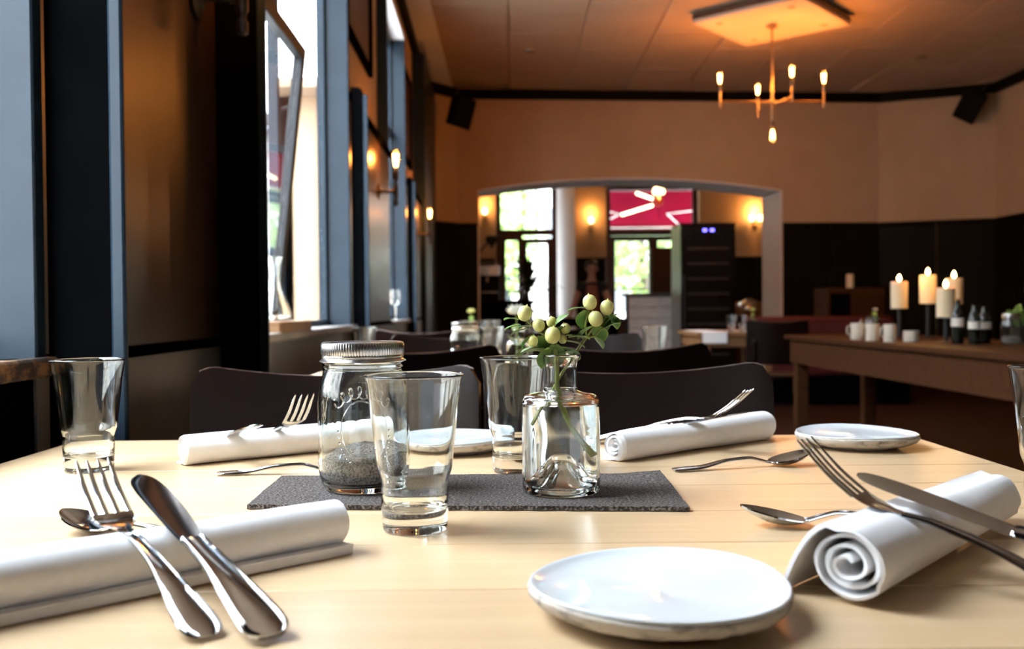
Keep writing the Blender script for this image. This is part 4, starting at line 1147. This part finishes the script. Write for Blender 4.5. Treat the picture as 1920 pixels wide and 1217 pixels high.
# decanter on its wooden board, wine glass on the far sill
def wpos(s, n, z):
    return MW @ Vector((n, s, z))
p = wpos(3.05, -0.035, 0.8610)
cb = thing('wooden_board', 'thick wooden board lying on the sill of the open window', 'board', mat4=MW @ Matrix.Translation((-0.035, 3.10, 0.8610)))
part('board', box(-0.065, 0.060, -0.25, 0.25, 0, 0.036, 0.004), 'oak', cb)
part('foot', box(-0.05, 0.05, -0.20, -0.16, -0.0005, 0.0), 'oak', cb, smooth=False)
dc = thing('decanter', 'clear glass decanter standing on the window board', 'decanter', (p.x, p.y, p.z + 0.0365))
do = [(r_ * 0.62, z_ * 0.82) for r_, z_ in [(0, 0.012), (0.03, 0.008), (0.075, 0.001), (0.086, 0.008), (0.083, 0.030), (0.060, 0.075), (0.034, 0.120), (0.026, 0.160), (0.026, 0.205), (0.038, 0.245), (0.042, 0.252)]]
di = [(r_ * 0.62, z_ * 0.82) for r_, z_ in [(0.040, 0.253), (0.0355, 0.244), (0.0235, 0.205), (0.0235, 0.160), (0.031, 0.120), (0.057, 0.075), (0.080, 0.031), (0.082, 0.011), (0.070, 0.006), (0.03, 0.012), (0, 0.016)]]
part('decanter_glass', lathe(catmull(do + di, 3), 40), 'glass', dc)
p = wpos(6.75, -0.02, 0.8645)
wg = thing('wine_glass', 'stemmed wine glass standing on the farther window sill', 'wine glass', p)
wo = [(0, 0.0008), (0.034, 0.0008), (0.035, 0.002), (0.010, 0.006), (0.0045, 0.014), (0.004, 0.060), (0.005, 0.095), (0.014, 0.104), (0.030, 0.120), (0.038, 0.145), (0.036, 0.175), (0.030, 0.210)]
wi = [(0.0292, 0.2105), (0.035, 0.175), (0.0368, 0.145), (0.0285, 0.121), (0.013, 0.106), (0, 0.104)]
part('bowl_and_stem', lathe(catmull(wo + wi, 3), 36), 'glass', wg)

# ------------------------------------------------------------------ narrow serving table at the right with candles
A, B = Vector((1.763, 6.13, 0)), Vector((1.815, 2.95, 0))
dv = (B - A); Ls = dv.length
ms = Matrix.Translation(A) @ Matrix.Rotation(math.atan2(dv.y, dv.x), 4, 'Z')   # local x along the front edge, y towards the back
st = thing('serving_table', 'narrow brown wooden serving table with candles at the right', 'table', mat4=ms)
for k in range(5):
    part('board', box(0, Ls, 0.15 * k + .001, 0.15 * (k + 1) - .001, 0.725, 0.75, 0.002), 'oak_dark', st)
part('apron', box(0.04, Ls - .04, 0.03, 0.05, 0.575, 0.7245), 'oak_dark', st, smooth=False)
part('apron', box(0.03, 0.05, 0.051, 0.70, 0.600, 0.7245), 'oak_dark', st, smooth=False)
part('apron', box(0.04, Ls - .04, 0.70, 0.72, 0.600, 0.7245), 'oak_dark', st, smooth=False)
for x in (0.035, Ls - 0.095):
    for y in (0.0255, 0.460):
        part('leg', box(x, x + 0.075, y + .026, y + .101, 0, 0.7245, 0.004), 'oak_dark', st)
def on_st(px, yl, z=TABLE_Z):                     # point on the serving table under a pixel column, yl back from its front edge
    for k in range(400):
        x = Ls * k / 399
        w = ms @ Vector((x, yl, 0))
        if 960 + FPX * w.x / w.y >= px:
            break
    return Vector((w.x, w.y, z))
def candle(px, yl, ztop_py, h, label, power=0.8, rc=0.043):
    p = on_st(px, yl)
    zt = at(px, ztop_py, p.y).z
    t = thing('pillar_candle', label, 'candle', (p.x, p.y, zt - h), group='lit pillar candles')
    part('wax', lathe(catmull([(0, 0), (rc * .97, 0), (rc, 0.003), (rc * 1.01, h * .6), (rc, h - .003), (rc * .9, h + .002), (rc * .7, h - .003), (0, h - .006)], 3), 28), 'wax', t)
    part('wick', tube([(0, 0, h - .006), (0.001, 0, h + .008)], 0.001, 6), 'iron', t)
    part('flame', move(lathe(catmull([(0, 0), (.005, .006), (.0100, .014), (.007, .027), (.0025, .036), (0, .040)], 3), 14), (0, 0, h + .003)), 'flame', t)
    point_light((0, 0, h + .07), power, t, 0.012, (1.0, 0.50, 0.16))
    s = thing('candlestick', label.replace('lit pillar candle', 'black iron candlestick carrying the pillar candle'), 'candlestick', (p.x, p.y, TABLE_Z), group='black iron candlesticks')
    H_ = zt - h - TABLE_Z
    part('base', lathe([(0, 0.0002), (0.045, 0.0002), (0.046, 0.004), (0.012, 0.008), (0, 0.008)], 24), 'iron', s)
    part('column', lathe([(0, 0.007), (0.009, 0.007), (0.009, H_ - .006), (0, H_ - .006)], 14), 'iron', s)
    part('dish', lathe([(0, H_ - .007), (0.012, H_ - .007), (0.034, H_ - .004), (0.036, H_ - .0003), (0, H_ - .0003)], 24), 'iron', s)
candle(1686, 0.36, 529, 0.142, 'lit pillar candle, leftmost on the serving table')
candle(1740, 0.52, 517, 0.150, 'lit pillar candle, the tallest on the serving table')
candle(1773, 0.34, 541, 0.138, 'lit pillar candle, the lowest on the serving table')
candle(1788, 0.56, 523, 0.130, 'lit pillar candle at the back right of the serving table')
def mug(px, yl, label, r=0.035, h=0.088, hd=True):
    p = on_st(px, yl)
    t = thing('enamel_mug', label, 'mug', p, group='pale enamel mugs on the serving table')
    part('cup', lathe([(0, .0004), (r * .95, .0004), (r, .003), (r, h), (r * 1.04, h + .001), (r * .96, h + .001), (r * .94, h - .003), (r * .94, .004), (0, .004)], 28), 'enamel', t)
    if hd:
        part('handle', tube(catmull([(-r * .98, -.002, h * .85), (-r * 1.6, -.008, h * .8), (-r * 1.65, -.008, h * .4), (-r * .98, -.002, h * .25)], 5), 0.003, 8), 'enamel', t)
mug(1607, 0.10, 'pale enamel mug farthest left on the serving table')
mug(1636, 0.09, 'pale enamel mug in front of the flower jug on the serving table')
mug(1668, 0.10, 'pale enamel mug beside the leftmost candlestick', 0.030)
mug(1708, 0.20, 'short pale enamel cup between two candlesticks on the serving table', 0.037, 0.055, False)
p = on_st(1634, 0.30)
jg = thing('glass_jug', 'ribbed glass jug with a pink rose on the serving table', 'jug', p)
part('jug_glass', lathe(catmull([(0, .004), (.036, .001), (.042, .01), (.043, .06), (.036, .090), (.034, .112), (.038, .122), (.036, .1225), (.032, .112), (.034, .09), (.0405, .06), (.039, .012), (0, .008)], 3), 36), 'glass', jg)
part('handle', tube(catmull([(-.036, 0, .105), (-.062, 0, .10), (-.066, 0, .06), (-.042, 0, .035)], 5), 0.004, 8), 'glass', jg)
bloom(p.x + .02, p.y, p.z + .155, 'pale pink rose in the glass jug on the serving table', 0.018, 0.10, 'paper')
def wine_bottle(px, yl, ztop_py, label):
    p = on_st(px, yl)
    t = thing('dark_bottle', label, 'bottle', p, group='dark bottles with white labels')
    H_ = at(px, ztop_py, p.y).z - TABLE_Z
    b = H_ * 0.60
    part('bottle_glass', lathe(catmull([(0, .004), (0.022, .0005), (.026, .004), (.027, .02), (.027, b), (.024, b + .02), (.014, b + .045), (.0125, b + .06), (.0125, H_ - .004), (.0145, H_ - .003), (.0145, H_), (0, H_)], 3), 28), 'bottle', t)
    part('label', lathe([(.0274, b * .66), (.0278, b * .66), (.0278, b * .97), (.0274, b * .97)], 28), 'paper', t)
wine_bottle(1795, 0.30, 562, 'dark bottle with a white label under the back right candle')
wine_bottle(1826, 0.34, 572, 'dark bottle with a white label, left one of the right-hand pair')
wine_bottle(1845, 0.42, 574, 'dark bottle with a white label, right one of the right-hand pair')
p = on_st(1896, 0.45)
jr = mason_jar(p.x, p.y, TABLE_Z, 'mason jar on the serving table at the right edge of the picture', detail=False)
p = on_st(1912, 0.60)
pp = thing('potted_plant', 'small leafy plant behind the jar on the serving table', 'plant', p)
part('pot', lathe([(0, .0004), (.035, .0004), (.045, .075), (.048, .08), (.042, .08), (.04, .07), (0, .068)], 20), 'terracotta', pp)
for k in range(14):
    rr = random.Random(k)
    part('leaf', xf((LEAF_V, LEAF_F), Matrix.Translation((0, 0, .075)) @ Matrix.Rotation(k * 2.4, 4, 'Z') @ Matrix.Rotation(0.4 + rr.random(), 4, 'X') @ Matrix.Scale(4.5 + 2 * rr.random(), 4)), 'leaf', pp)

# ------------------------------------------------------------------ things farther back in the room
# wine fridge
fx0, fx1, fy0, fy1 = 1.845, 2.444, 10.30, 10.92
fr = thing('wine_fridge', 'tall black glass-door wine fridge with blue display standing before the arch', 'fridge', ((fx0 + fx1) / 2, (fy0 + fy1) / 2, 0))
hw, hd = (fx1 - fx0) / 2, (fy1 - fy0) / 2
part('cabinet', box(-hw, hw, -hd + 0.04, hd, 0.03, 1.845, 0.004), 'fridge_side', fr)
part('plinth', box(-hw + .03, hw - .03, -hd + .06, hd - .03, 0, 0.0295), 'plastic', fr, smooth=False)
dr = part('door', box(-hw, hw, -hd, -hd + 0.0395, 0.04, 1.845, 0.004), 'fridge_glass', fr)
part('top_cover', box(-hw - .002, hw + .002, -hd - .002, hd, 1.8455, 1.86, 0.003), 'plastic', fr)
for k in range(9):
    part('shelf', box(-hw + .07, hw - .07, -hd - .004, -hd - .0005, 0.25 + k * .165, 0.275 + k * .165), 'shelf_edge', dr, smooth=False)
part('door_handle', tube([(-hw + .03, -hd - .03, .7), (-hw + .03, -hd - .03, 1.3)], 0.009, 8), 'iron', fr)
for x in (-0.035, 0.045):
    part('display', box(x - .018, x + .018, -hd - .004, -hd - .0005, 1.768, 1.792), 'blue_led', fr, smooth=False)
# white boarded counter with a brown cabinet on it
ct = thing('bar_counter', 'white boarded bar counter left of the wine fridge', 'counter', (1.72, 12.1, 0))
part('core', box(-0.24, 0.52, -0.18, 0.25, 0, 1.09), 'plastic', ct, smooth=False)
for k in range(8):
    part('front_board', box(-0.245, 0.52, -0.2, -0.1805, 0.02 + k * .133, 0.02 + k * .133 + .127, 0.005), 'white_brick', ct)
part('top', box(-0.29, 0.55, -0.24, 0.28, 1.091, 1.13, 0.006), 'pipe', ct)
bc = thing('brown_cabinet', 'tall brown wooden cabinet box standing on the white counter', 'cabinet', (1.93, 12.15, 1.1305))
part('body', box(-0.14, 0.14, -0.14, 0.14, 0.0, 0.58, 0.006), 'oak_dark', bc)
part('door', box(-0.128, 0.128, -0.152, -0.1405, 0.02, 0.56, 0.004), 'oak_dark', bc)
part('knob', move(ball(0.012, 10, 6), (0.10, -0.158, 0.3)), 'pipe', bc)
# dark bar station seen at the left of the arch, with machine, glasses and shade
bs = thing('bar_station', 'dark bar station at the left end of the arch opening', 'counter', (-0.15, 12.6, 0))
part('body', box(-0.42, 0.42, -0.25, 0.25, 0, 1.02, 0.005), 'black_wood', bs)
part('top', box(-0.45, 0.45, -0.28, 0.28, 1.0205, 1.06, 0.005), 'black_trim', bs)
em = thing('coffee_machine', 'dark coffee machine with chrome trim on the bar station', 'coffee machine', (-0.30, 12.55, 1.0605))
part('body', box(-0.16, 0.14, -0.2, 0.2, 0, 0.10, 0.01), 'plastic', em)
part('back_panel', box(-0.16, 0.14, 0.02, 0.2, 0.1005, 0.46, 0.01), 'plastic', em)
part('brew_head', box(-0.16, 0.14, -0.16, 0.02, 0.32, 0.46, 0.01), 'tin', em)
part('cup_rail', tube([(-0.15, -0.12, 0.50), (0.13, -0.12, 0.50)], 0.008, 8), 'tin', em)
part('spout', tube([(-0.02, -0.10, 0.318), (-0.02, -0.12, 0.24)], 0.012, 8), 'tin', em)
part('drip_tray', box(-0.13, 0.11, -0.19, 0.0, 0.1005, 0.112), 'tin', em, smooth=False)
dl = thing('desk_lamp', 'black articulated lamp reaching over the coffee machine', 'lamp', (-0.50, 12.75, 1.0605))
part('base', lathe([(0, 0), (0.08, 0), (0.08, 0.015), (0.01, 0.02), (0, 0.02)], 20), 'iron', dl)
part('arm', tube([(0, 0, 0.02), (-0.02, 0, 0.55), (0.20, -0.05, 0.80)], 0.014, 8), 'iron', dl)
part('shade', xf(lathe([(0.03, 0), (0.045, 0.02), (0.10, 0.14), (0.095, 0.14), (0.04, 0.025), (0.03, 0.005)], 20), Matrix.Translation((0.16, -0.05, 0.84)) @ Matrix.Rotation(RAD(115), 4, 'Y')), 'iron', dl)
# dark palm in front of the double door
pl = thing('potted_palm', 'dark spiky potted palm in front of the double door', 'plant', (0.235, 14.2, 0))
part('pot', lathe([(0, 0), (0.17, 0), (0.22, 0.42), (0.24, 0.45), (0.20, 0.45), (0.19, 0.40), (0, 0.40)], 24), 'terracotta', pl)
part('trunk', tube(catmull([(0, 0, .38), (.03, 0, .8), (0, .02, 1.2)], 4), 0.03, 8), 'bark', pl)
for k in range(70):
    rr = random.Random(100 + k)
    a, el = k * 2.39996, rr.uniform(-0.25, 1.35)
    ln = rr.uniform(0.34, 0.62)
    z0 = rr.choice([1.18, 1.30, 1.45, 0.95])
    dx, dy, dz = math.cos(a) * math.cos(el), math.sin(a) * math.cos(el), math.sin(el)
    px_, py_ = -math.sin(a), math.cos(a)
    secs = []
    for q in range(6):
        t = q / 5
        w = 0.034 * math.sin(math.pi * min(1, .15 + t * .85)) + 0.001
        c0 = Vector((dx * ln * t, dy * ln * t, z0 + dz * ln * t - 0.10 * t * t))
        secs.append([c0 + Vector((px_ * w, py_ * w, .006)), c0, c0 - Vector((px_ * w, py_ * w, -.006)), c0 - Vector((0, 0, .002))])
    part('frond', loft(secs), 'palm', pl)
# wall lamps of the back room
def room_lamp(px, py, label, n=1, power=3.0):
    p = at(px, py, YB - 0.05)
    p.y = YB - 0.001
    t = thing('glass_sconce', label, 'lamp', p, group='glowing sconces in the back room')
    part('back_plate', box(-0.05, 0.05, -0.02, 0.0, -0.20, -0.04, 0.006), 'brass', t)
    for k in range(n):
        x = (k - (n - 1) / 2) * 0.16
        part('arm', tube(catmull([(0, -0.02, -0.12), (x * .7, -0.08, -0.15), (x, -0.11, -0.07)], 4), 0.008, 8), 'brass', t)
        part('shade', move(lathe(catmull([(0, 0), (.03, .004), (.05, .05), (.045, .09), (.035, .11), (.030, .105), (.04, .085), (.0, .012)], 3), 18), (x, -0.11, -0.07)), 'lamp_shade_glass', t)
    point_light((0, -0.13, 0.14), power, t, 0.04)
room_lamp(909, 395, 'glowing sconce left of the double door', 1, 4.5)
room_lamp(1108, 412, 'glowing sconce between the double door and the awning door', 1, 4.5)
room_lamp(1416, 408, 'glowing twin sconce seen beside the right arch jamb', 2, 9)
# pendant with light tubes
pd = thing('pendant_lamp', 'pendant lamp with clustered globes and two glowing tubes', 'lamp', at(1235, 372, 14.0))
part('cord', tube([(0, 0, 0.1), (0, 0, CEIL - pd.location.z)], 0.006, 6), 'iron', pd)
for k in range(5):
    a = k * 1.2566
    part('globe', move(ball(0.042, 14, 8), (0.05 * math.cos(a), 0.05 * math.sin(a), 0.10 + 0.02 * (k % 2))), 'lamp_shade_glass', pd)
part('lower_globe', move(ball(0.07, 16, 10), (0, 0, -0.04)), 'amber', pd)
part('collar', lathe([(0, -.01), (.03, -.01), (.03, .06), (0, .06)], 14), 'brass', pd)
q0, q1 = at(1193, 362, 14.0) - pd.location, at(1224, 373, 14.0) - pd.location
part('light_tube', tube([q0, q1], 0.02, 10), 'tube_light', pd)
q0, q1 = at(1165, 403, 14.1) - pd.location, at(1224, 385, 14.0) - pd.location
part('light_tube', tube([q0, q1], 0.02, 10), 'tube_light', pd)
part('tail_cord', tube([(0.01, 0, -0.3), (0, 0, -0.11)], 0.005, 6), 'iron', pd)
point_light((0, -0.12, 0.05), 6, pd, 0.05)
# buffet with kettle at the right of the back room
bf = thing('wooden_buffet', 'wooden buffet with an orange-lit ledge beside the right arch jamb', 'sideboard', (3.45, 13.3, 0))
part('body', box(-0.6, 0.6, -0.22, 0.22, 0, 0.78, 0.005), 'black_wood', bf)
part('top', box(-0.65, 0.65, -0.26, 0.26, 0.781, 0.815, 0.005), 'oak', bf)
part('upstand', box(-0.62, 0.62, 0.18, 0.22, 0.8155, 1.02, 0.005), 'oak', bf)
for i in range(3):
    d_ = part('door', box(-0.58 + i * .39, -0.21 + i * .39, -0.235, -0.2205, 0.06, 0.74, 0.004), 'oak_dark', bf)
    part('knob', move(ball(0.012, 8, 6), (-0.24 + i * .39, -0.247, 0.42)), 'tin', d_)
kt = thing('steel_kettle', 'round polished steel kettle on the buffet beside the arch', 'kettle', (3.32, 13.25, 0.8155))
part('belly', lathe(catmull([(0, 0), (.09, .002), (.13, .05), (.14, .12), (.11, .20), (.05, .24), (0, .245)], 4), 28), 'tin', kt)
part('lid_knob', move(ball(0.018, 10, 6), (0, 0, .258)), 'plastic', kt)
part('spout', tube(catmull([(-.11, 0, .10), (-.19, 0, .16), (-.22, 0, .22)], 4), [.025] * 4 + [.018] * 4 + [.014], 10), 'tin', kt)
part('handle', tube(catmull([(.09, 0, .22), (.06, 0, .33), (-.06, 0, .33), (-.09, 0, .22)], 5), 0.01, 8), 'plastic', kt)
for k, x in enumerate((3.05, 3.55, 3.72)):
    t = thing('ceramic_cup', ['pale cup left of the steel kettle on the buffet', 'pale cup right of the steel kettle on the buffet', 'pale cup at the jamb end of the buffet'][k], 'cup', (x, 13.2, 0.8155), group='cups on the buffet')
    part('cup', lathe(catmull([(0, .001), (.025, .001), (.04, .03), (.045, .08), (.042, .08), (.036, .03), (0, .01)], 3), 20), 'paper', t)
    part('handle', tube(catmull([(.04, 0, .065), (.065, 0, .06), (.06, 0, .03), (.038, 0, .025)], 4), 0.004, 6), 'paper', t)
# small table with white cloth and glasses, right of the middle
simple_table('bistro_table', 'small wooden table with a white runner right of the wine fridge', 1.36, 1.98, 6.95, 7.75, 'oak', 0.75, 5)
sq = thing('cloth_runner', 'white cloth runner hanging over the small table', 'tablecloth', (1.46, 7.35, 0))
part('cloth', merge(box(-0.06, 0.12, -0.415, 0.30, 0.7505, 0.7535), box(-0.06, 0.12, -0.4155, -0.412, 0.67, 0.7535)), 'napkin', sq, smooth=False)
for px, d, lab in ((1372, 7.15, 'tumbler on the small table, left of the pair'), (1392, 7.1, 'tumbler on the small table, right of the pair')):
    tumbler(cx(px, d), d, lab)
p = Vector((cx(1412, 7.3), 7.3, TABLE_Z))
bottle_vase(p.x, p.y, TABLE_Z, 'bottle vase with a yellow flower on the small table')
bloom(p.x, p.y, at(1428, 583, 7.3).z, 'yellow flower in the bottle vase on the small table', 0.03, 0.14, 'berry')
chair(cx(1462, 6.6), 6.75, RAD(172), 'black plywood chair with a blue-lit top edge beside the serving table')
# red bench, wooden sideboard and single candle against the right part of the far wall
so = thing('upholstered_bench', 'dark red upholstered bench behind the serving table', 'bench', (3.05, 9.2, 0), RAD(0))
part('seat_cushion', box(-0.75, 0.75, -0.30, 0.20, 0.28, 0.46, 0.03), 'red_velvet', so)
part('back_cushion', box(-0.75, 0.75, 0.16, 0.30, 0.47, 0.84, 0.03), 'red_velvet', so)
part('plinth', box(-0.72, 0.72, -0.26, 0.28, 0.0, 0.279), 'black_wood', so, smooth=False)
sb = thing('wooden_sideboard', 'brown wooden sideboard against the dark far wall', 'sideboard', (3.80, 10.6, 0), RAD(2))
part('body', box(-0.34, 0.30, -0.22, 0.22, 0.08, 1.14, 0.006), 'oak_dark', sb)
for i in range(2):
    d_ = part('door', box(-0.06 + i * .175, 0.105 + i * .175, -0.235, -0.2205, 0.12, 1.08, 0.004), 'oak_dark', sb)
    part('knob', move(ball(0.012, 8, 6), (0.01 + i * .165, -0.247, 0.6)), 'brass', d_)
part('niche_shade_panel', box(-0.31, -0.09, -0.228, -0.2205, 0.12, 1.08), 'black_wood', sb, smooth=False)  # flat black panel standing in for the shaded inside of a niche
for sx in (-1, 1):
    for sy in (-1, 1):
        part('foot', move(box(-.03, .03, -.03, .03, 0, .0795), (sx * .26, sy * .17, 0)), 'oak_dark', sb, smooth=False)
cd = thing('pillar_candle', 'unlit pillar candle standing on the brown sideboard', 'candle', (cx(1594, 10.55), 10.55, 1.1405))
part('wax', lathe(catmull([(0, 0), (.038, 0), (.04, .004), (.04, .145), (.035, .15), (0, .145)], 3), 20), 'wax', cd)
part('wick', tube([(0, 0, .143), (.002, 0, .16)], 0.0015, 6), 'iron', cd)

# ------------------------------------------------------------------ the person beyond the arch: leaning forward, arms spread to a table
PX, PY = 1.08, 12.9
pt = thing('person', 'person in a black top and rust-coloured apron leaning on a table beyond the arch', 'person', mat4=Matrix.Translation((PX, PY, 0)) @ Matrix.Scale(0.925, 4))
def skinned(name, pts, edges, rads, mat, sub=2):
    me = bpy.data.meshes.new(name)
    me.from_pydata(pts, edges, [])
    o = bpy.data.objects.new(name, me)
    COL.objects.link(o)
    sk = o.modifiers.new('skin', 'SKIN')
    sk.use_smooth_shade = True
    for v, r in zip(me.skin_vertices[0].data, rads):
        v.radius = r if isinstance(r, tuple) else (r, r)
        v.use_root = False
    me.skin_vertices[0].data[0].use_root = True
    ss = o.modifiers.new('sub', 'SUBSURF')
    ss.levels = ss.render_levels = sub
    dg = bpy.context.evaluated_depsgraph_get()
    m2 = bpy.data.meshes.new_from_object(o.evaluated_get(dg))
    bpy.data.objects.remove(o)
    m2.materials.clear()
    m2.materials.append(M[mat])
    m2.polygons.foreach_set('use_smooth', [True] * len(m2.polygons))
    return m2
P_ = [(0, 0, .88), (0, -.02, 1.02), (0, -.07, 1.18), (0, -.12, 1.34), (0.0, -.15, 1.43), (0.0, -.17, 1.50), (0.0, -.18, 1.585),       # 0 pelvis .. 6 head centre
      (-.17, -.12, 1.35), (-.24, -.20, 1.12), (-.33, -.34, .93), (-.345, -.39, .90),                                              # 7-10 left arm in view
      (.17, -.12, 1.35), (.24, -.22, 1.13), (.22, -.42, 1.02), (.215, -.47, 1.01),                                                # 11-14
      (-.09, .02, .84), (-.10, .02, .46), (-.10, .05, .07), (-.10, -.10, .035),
      (.09, .02, .84), (.10, .02, .46), (.10, .05, .07), (.10, -.10, .035), (0.0, -.19, 1.66)]
E_ = [(0, 1), (1, 2), (2, 3), (3, 4), (4, 5), (5, 6), (6, 23), (3, 7), (7, 8), (8, 9), (9, 10), (3, 11), (11, 12), (12, 13), (13, 14),
      (0, 15), (15, 16), (16, 17), (17, 18), (0, 19), (19, 20), (20, 21), (21, 22)]
R_ = [(.15, .11), (.13, .10), (.14, .105), (.15, .10), .055, .05, (.078, .095), .060, .042, .028, .025, .060, .042, .028, .025,
      .088, .056, .038, .036, .088, .056, .038, .036, (.062, .075)]
COVERED = (0, 1, 2, 3, 15, 16, 19, 20)
RB_ = [(tuple(x * 0.78 for x in r) if isinstance(r, tuple) else r * 0.82) if i in COVERED else r for i, r in enumerate(R_)]
link('body', skinned('body', P_, E_, RB_, 'skin'), pt)
def garment(name, idx, mat, k, loc=None):
    mp = {v: i for i, v in enumerate(idx)}
    es = [(mp[a], mp[b]) for a, b in E_ if a in mp and b in mp]
    rr = [tuple(x * k for x in R_[i]) if isinstance(R_[i], tuple) else R_[i] * k for i in idx]
    return link(name, skinned(name, [P_[i] for i in idx], es, rr, mat), pt)
def mix(a, b, t): return tuple(x * (1 - t) + y * t for x, y in zip(a, b))
link('black_top', skinned('black_top', [P_[0], P_[1], P_[2], P_[3], P_[7], mix(P_[7], P_[8], .55), P_[11], mix(P_[11], P_[12], .55), mix(P_[3], P_[4], .45)],
     [(0, 1), (1, 2), (2, 3), (3, 4), (4, 5), (3, 6), (6, 7), (3, 8)], [(.16, .12), (.145, .115), (.155, .12), (.16, .115), .082, .066, .082, .066, .075], 'black_cloth'), pt)
garment('trousers', [0, 15, 16, 17, 19, 20, 21], 'grey_jeans', 1.16)
def ap(u, v):
    w = 0.085 + 0.05 * (1 - v)
    x = (u * 2 - 1) * w
    z = 0.62 + 0.74 * v
    return Vector((x, -0.135 - 0.10 * max(0, (z - 1.0)) - 0.05 * (1 - (2 * u - 1) ** 2) - (0.02 if z > 1 else 0), z))
part('apron', shell(ap, 10, 12, 0.006), 'apron', pt)
hr = ball(0.104, 24, 18, 0.92, 1.10, 1.05)
part('hair', ([Vector((v.x, (max(v.y, -0.03) if v.z < 0.045 else v.y) - .150, v.z + 1.635)) for v in hr[0]], hr[1]), 'hair', pt)
part('hair_bun', move(ball(0.045, 12, 8), (0, -0.05, 1.70)), 'hair', pt)
part('nose', xf(lathe([(0, 0), (.011, .004), (.008, .02), (0, .03)], 10), Matrix.Translation((0, -.268, 1.575)) @ Matrix.Rotation(RAD(20), 4, 'X')), 'skin', pt)
for sx in (-1, 1):
    part('eye', move(ball(0.011, 10, 6), (sx * .033, -.258, 1.602)), 'hair', pt)
    part('ear', move(ball(0.022, 10, 6, .5, .8, 1.3), (sx * .083, -.175, 1.59)), 'skin', pt)
part('mouth', move(ball(0.02, 10, 6, 1.1, .4, .3), (0, -.262, 1.545)), 'apron', pt)
for side, base, dr_ in ((-1, Vector(P_[10]), Vector((-.25, -.9, -.35))), (1, Vector(P_[14]), Vector((0, -1, -.15)))):
    dr_.normalize()
    lat = dr_.cross(Vector((0, 0, 1))).normalized()
    for f in range(4):
        o0 = base + lat * (f - 1.5) * .018 + dr_ * .01
        ln = (.07, .08, .076, .06)[f]
        part('finger', tube([o0, o0 + dr_ * ln * .5 + Vector((0, 0, .004)), o0 + dr_ * ln + Vector((0, 0, -.008))], [.0095, .009, .007], 8), 'skin', pt)
    o0 = base + lat * side * -.025 - dr_ * .01
    part('thumb', tube([o0, o0 + dr_ * .03 + lat * side * -.02, o0 + dr_ * .055 + lat * side * -.022], [.011, .010, .008], 8), 'skin', pt)
rt = simple_table('dining_table', 'dark table the person leans on beyond the arch', 0.52, 1.40, 11.98, 12.60, 'black_wood', 0.818, 4)
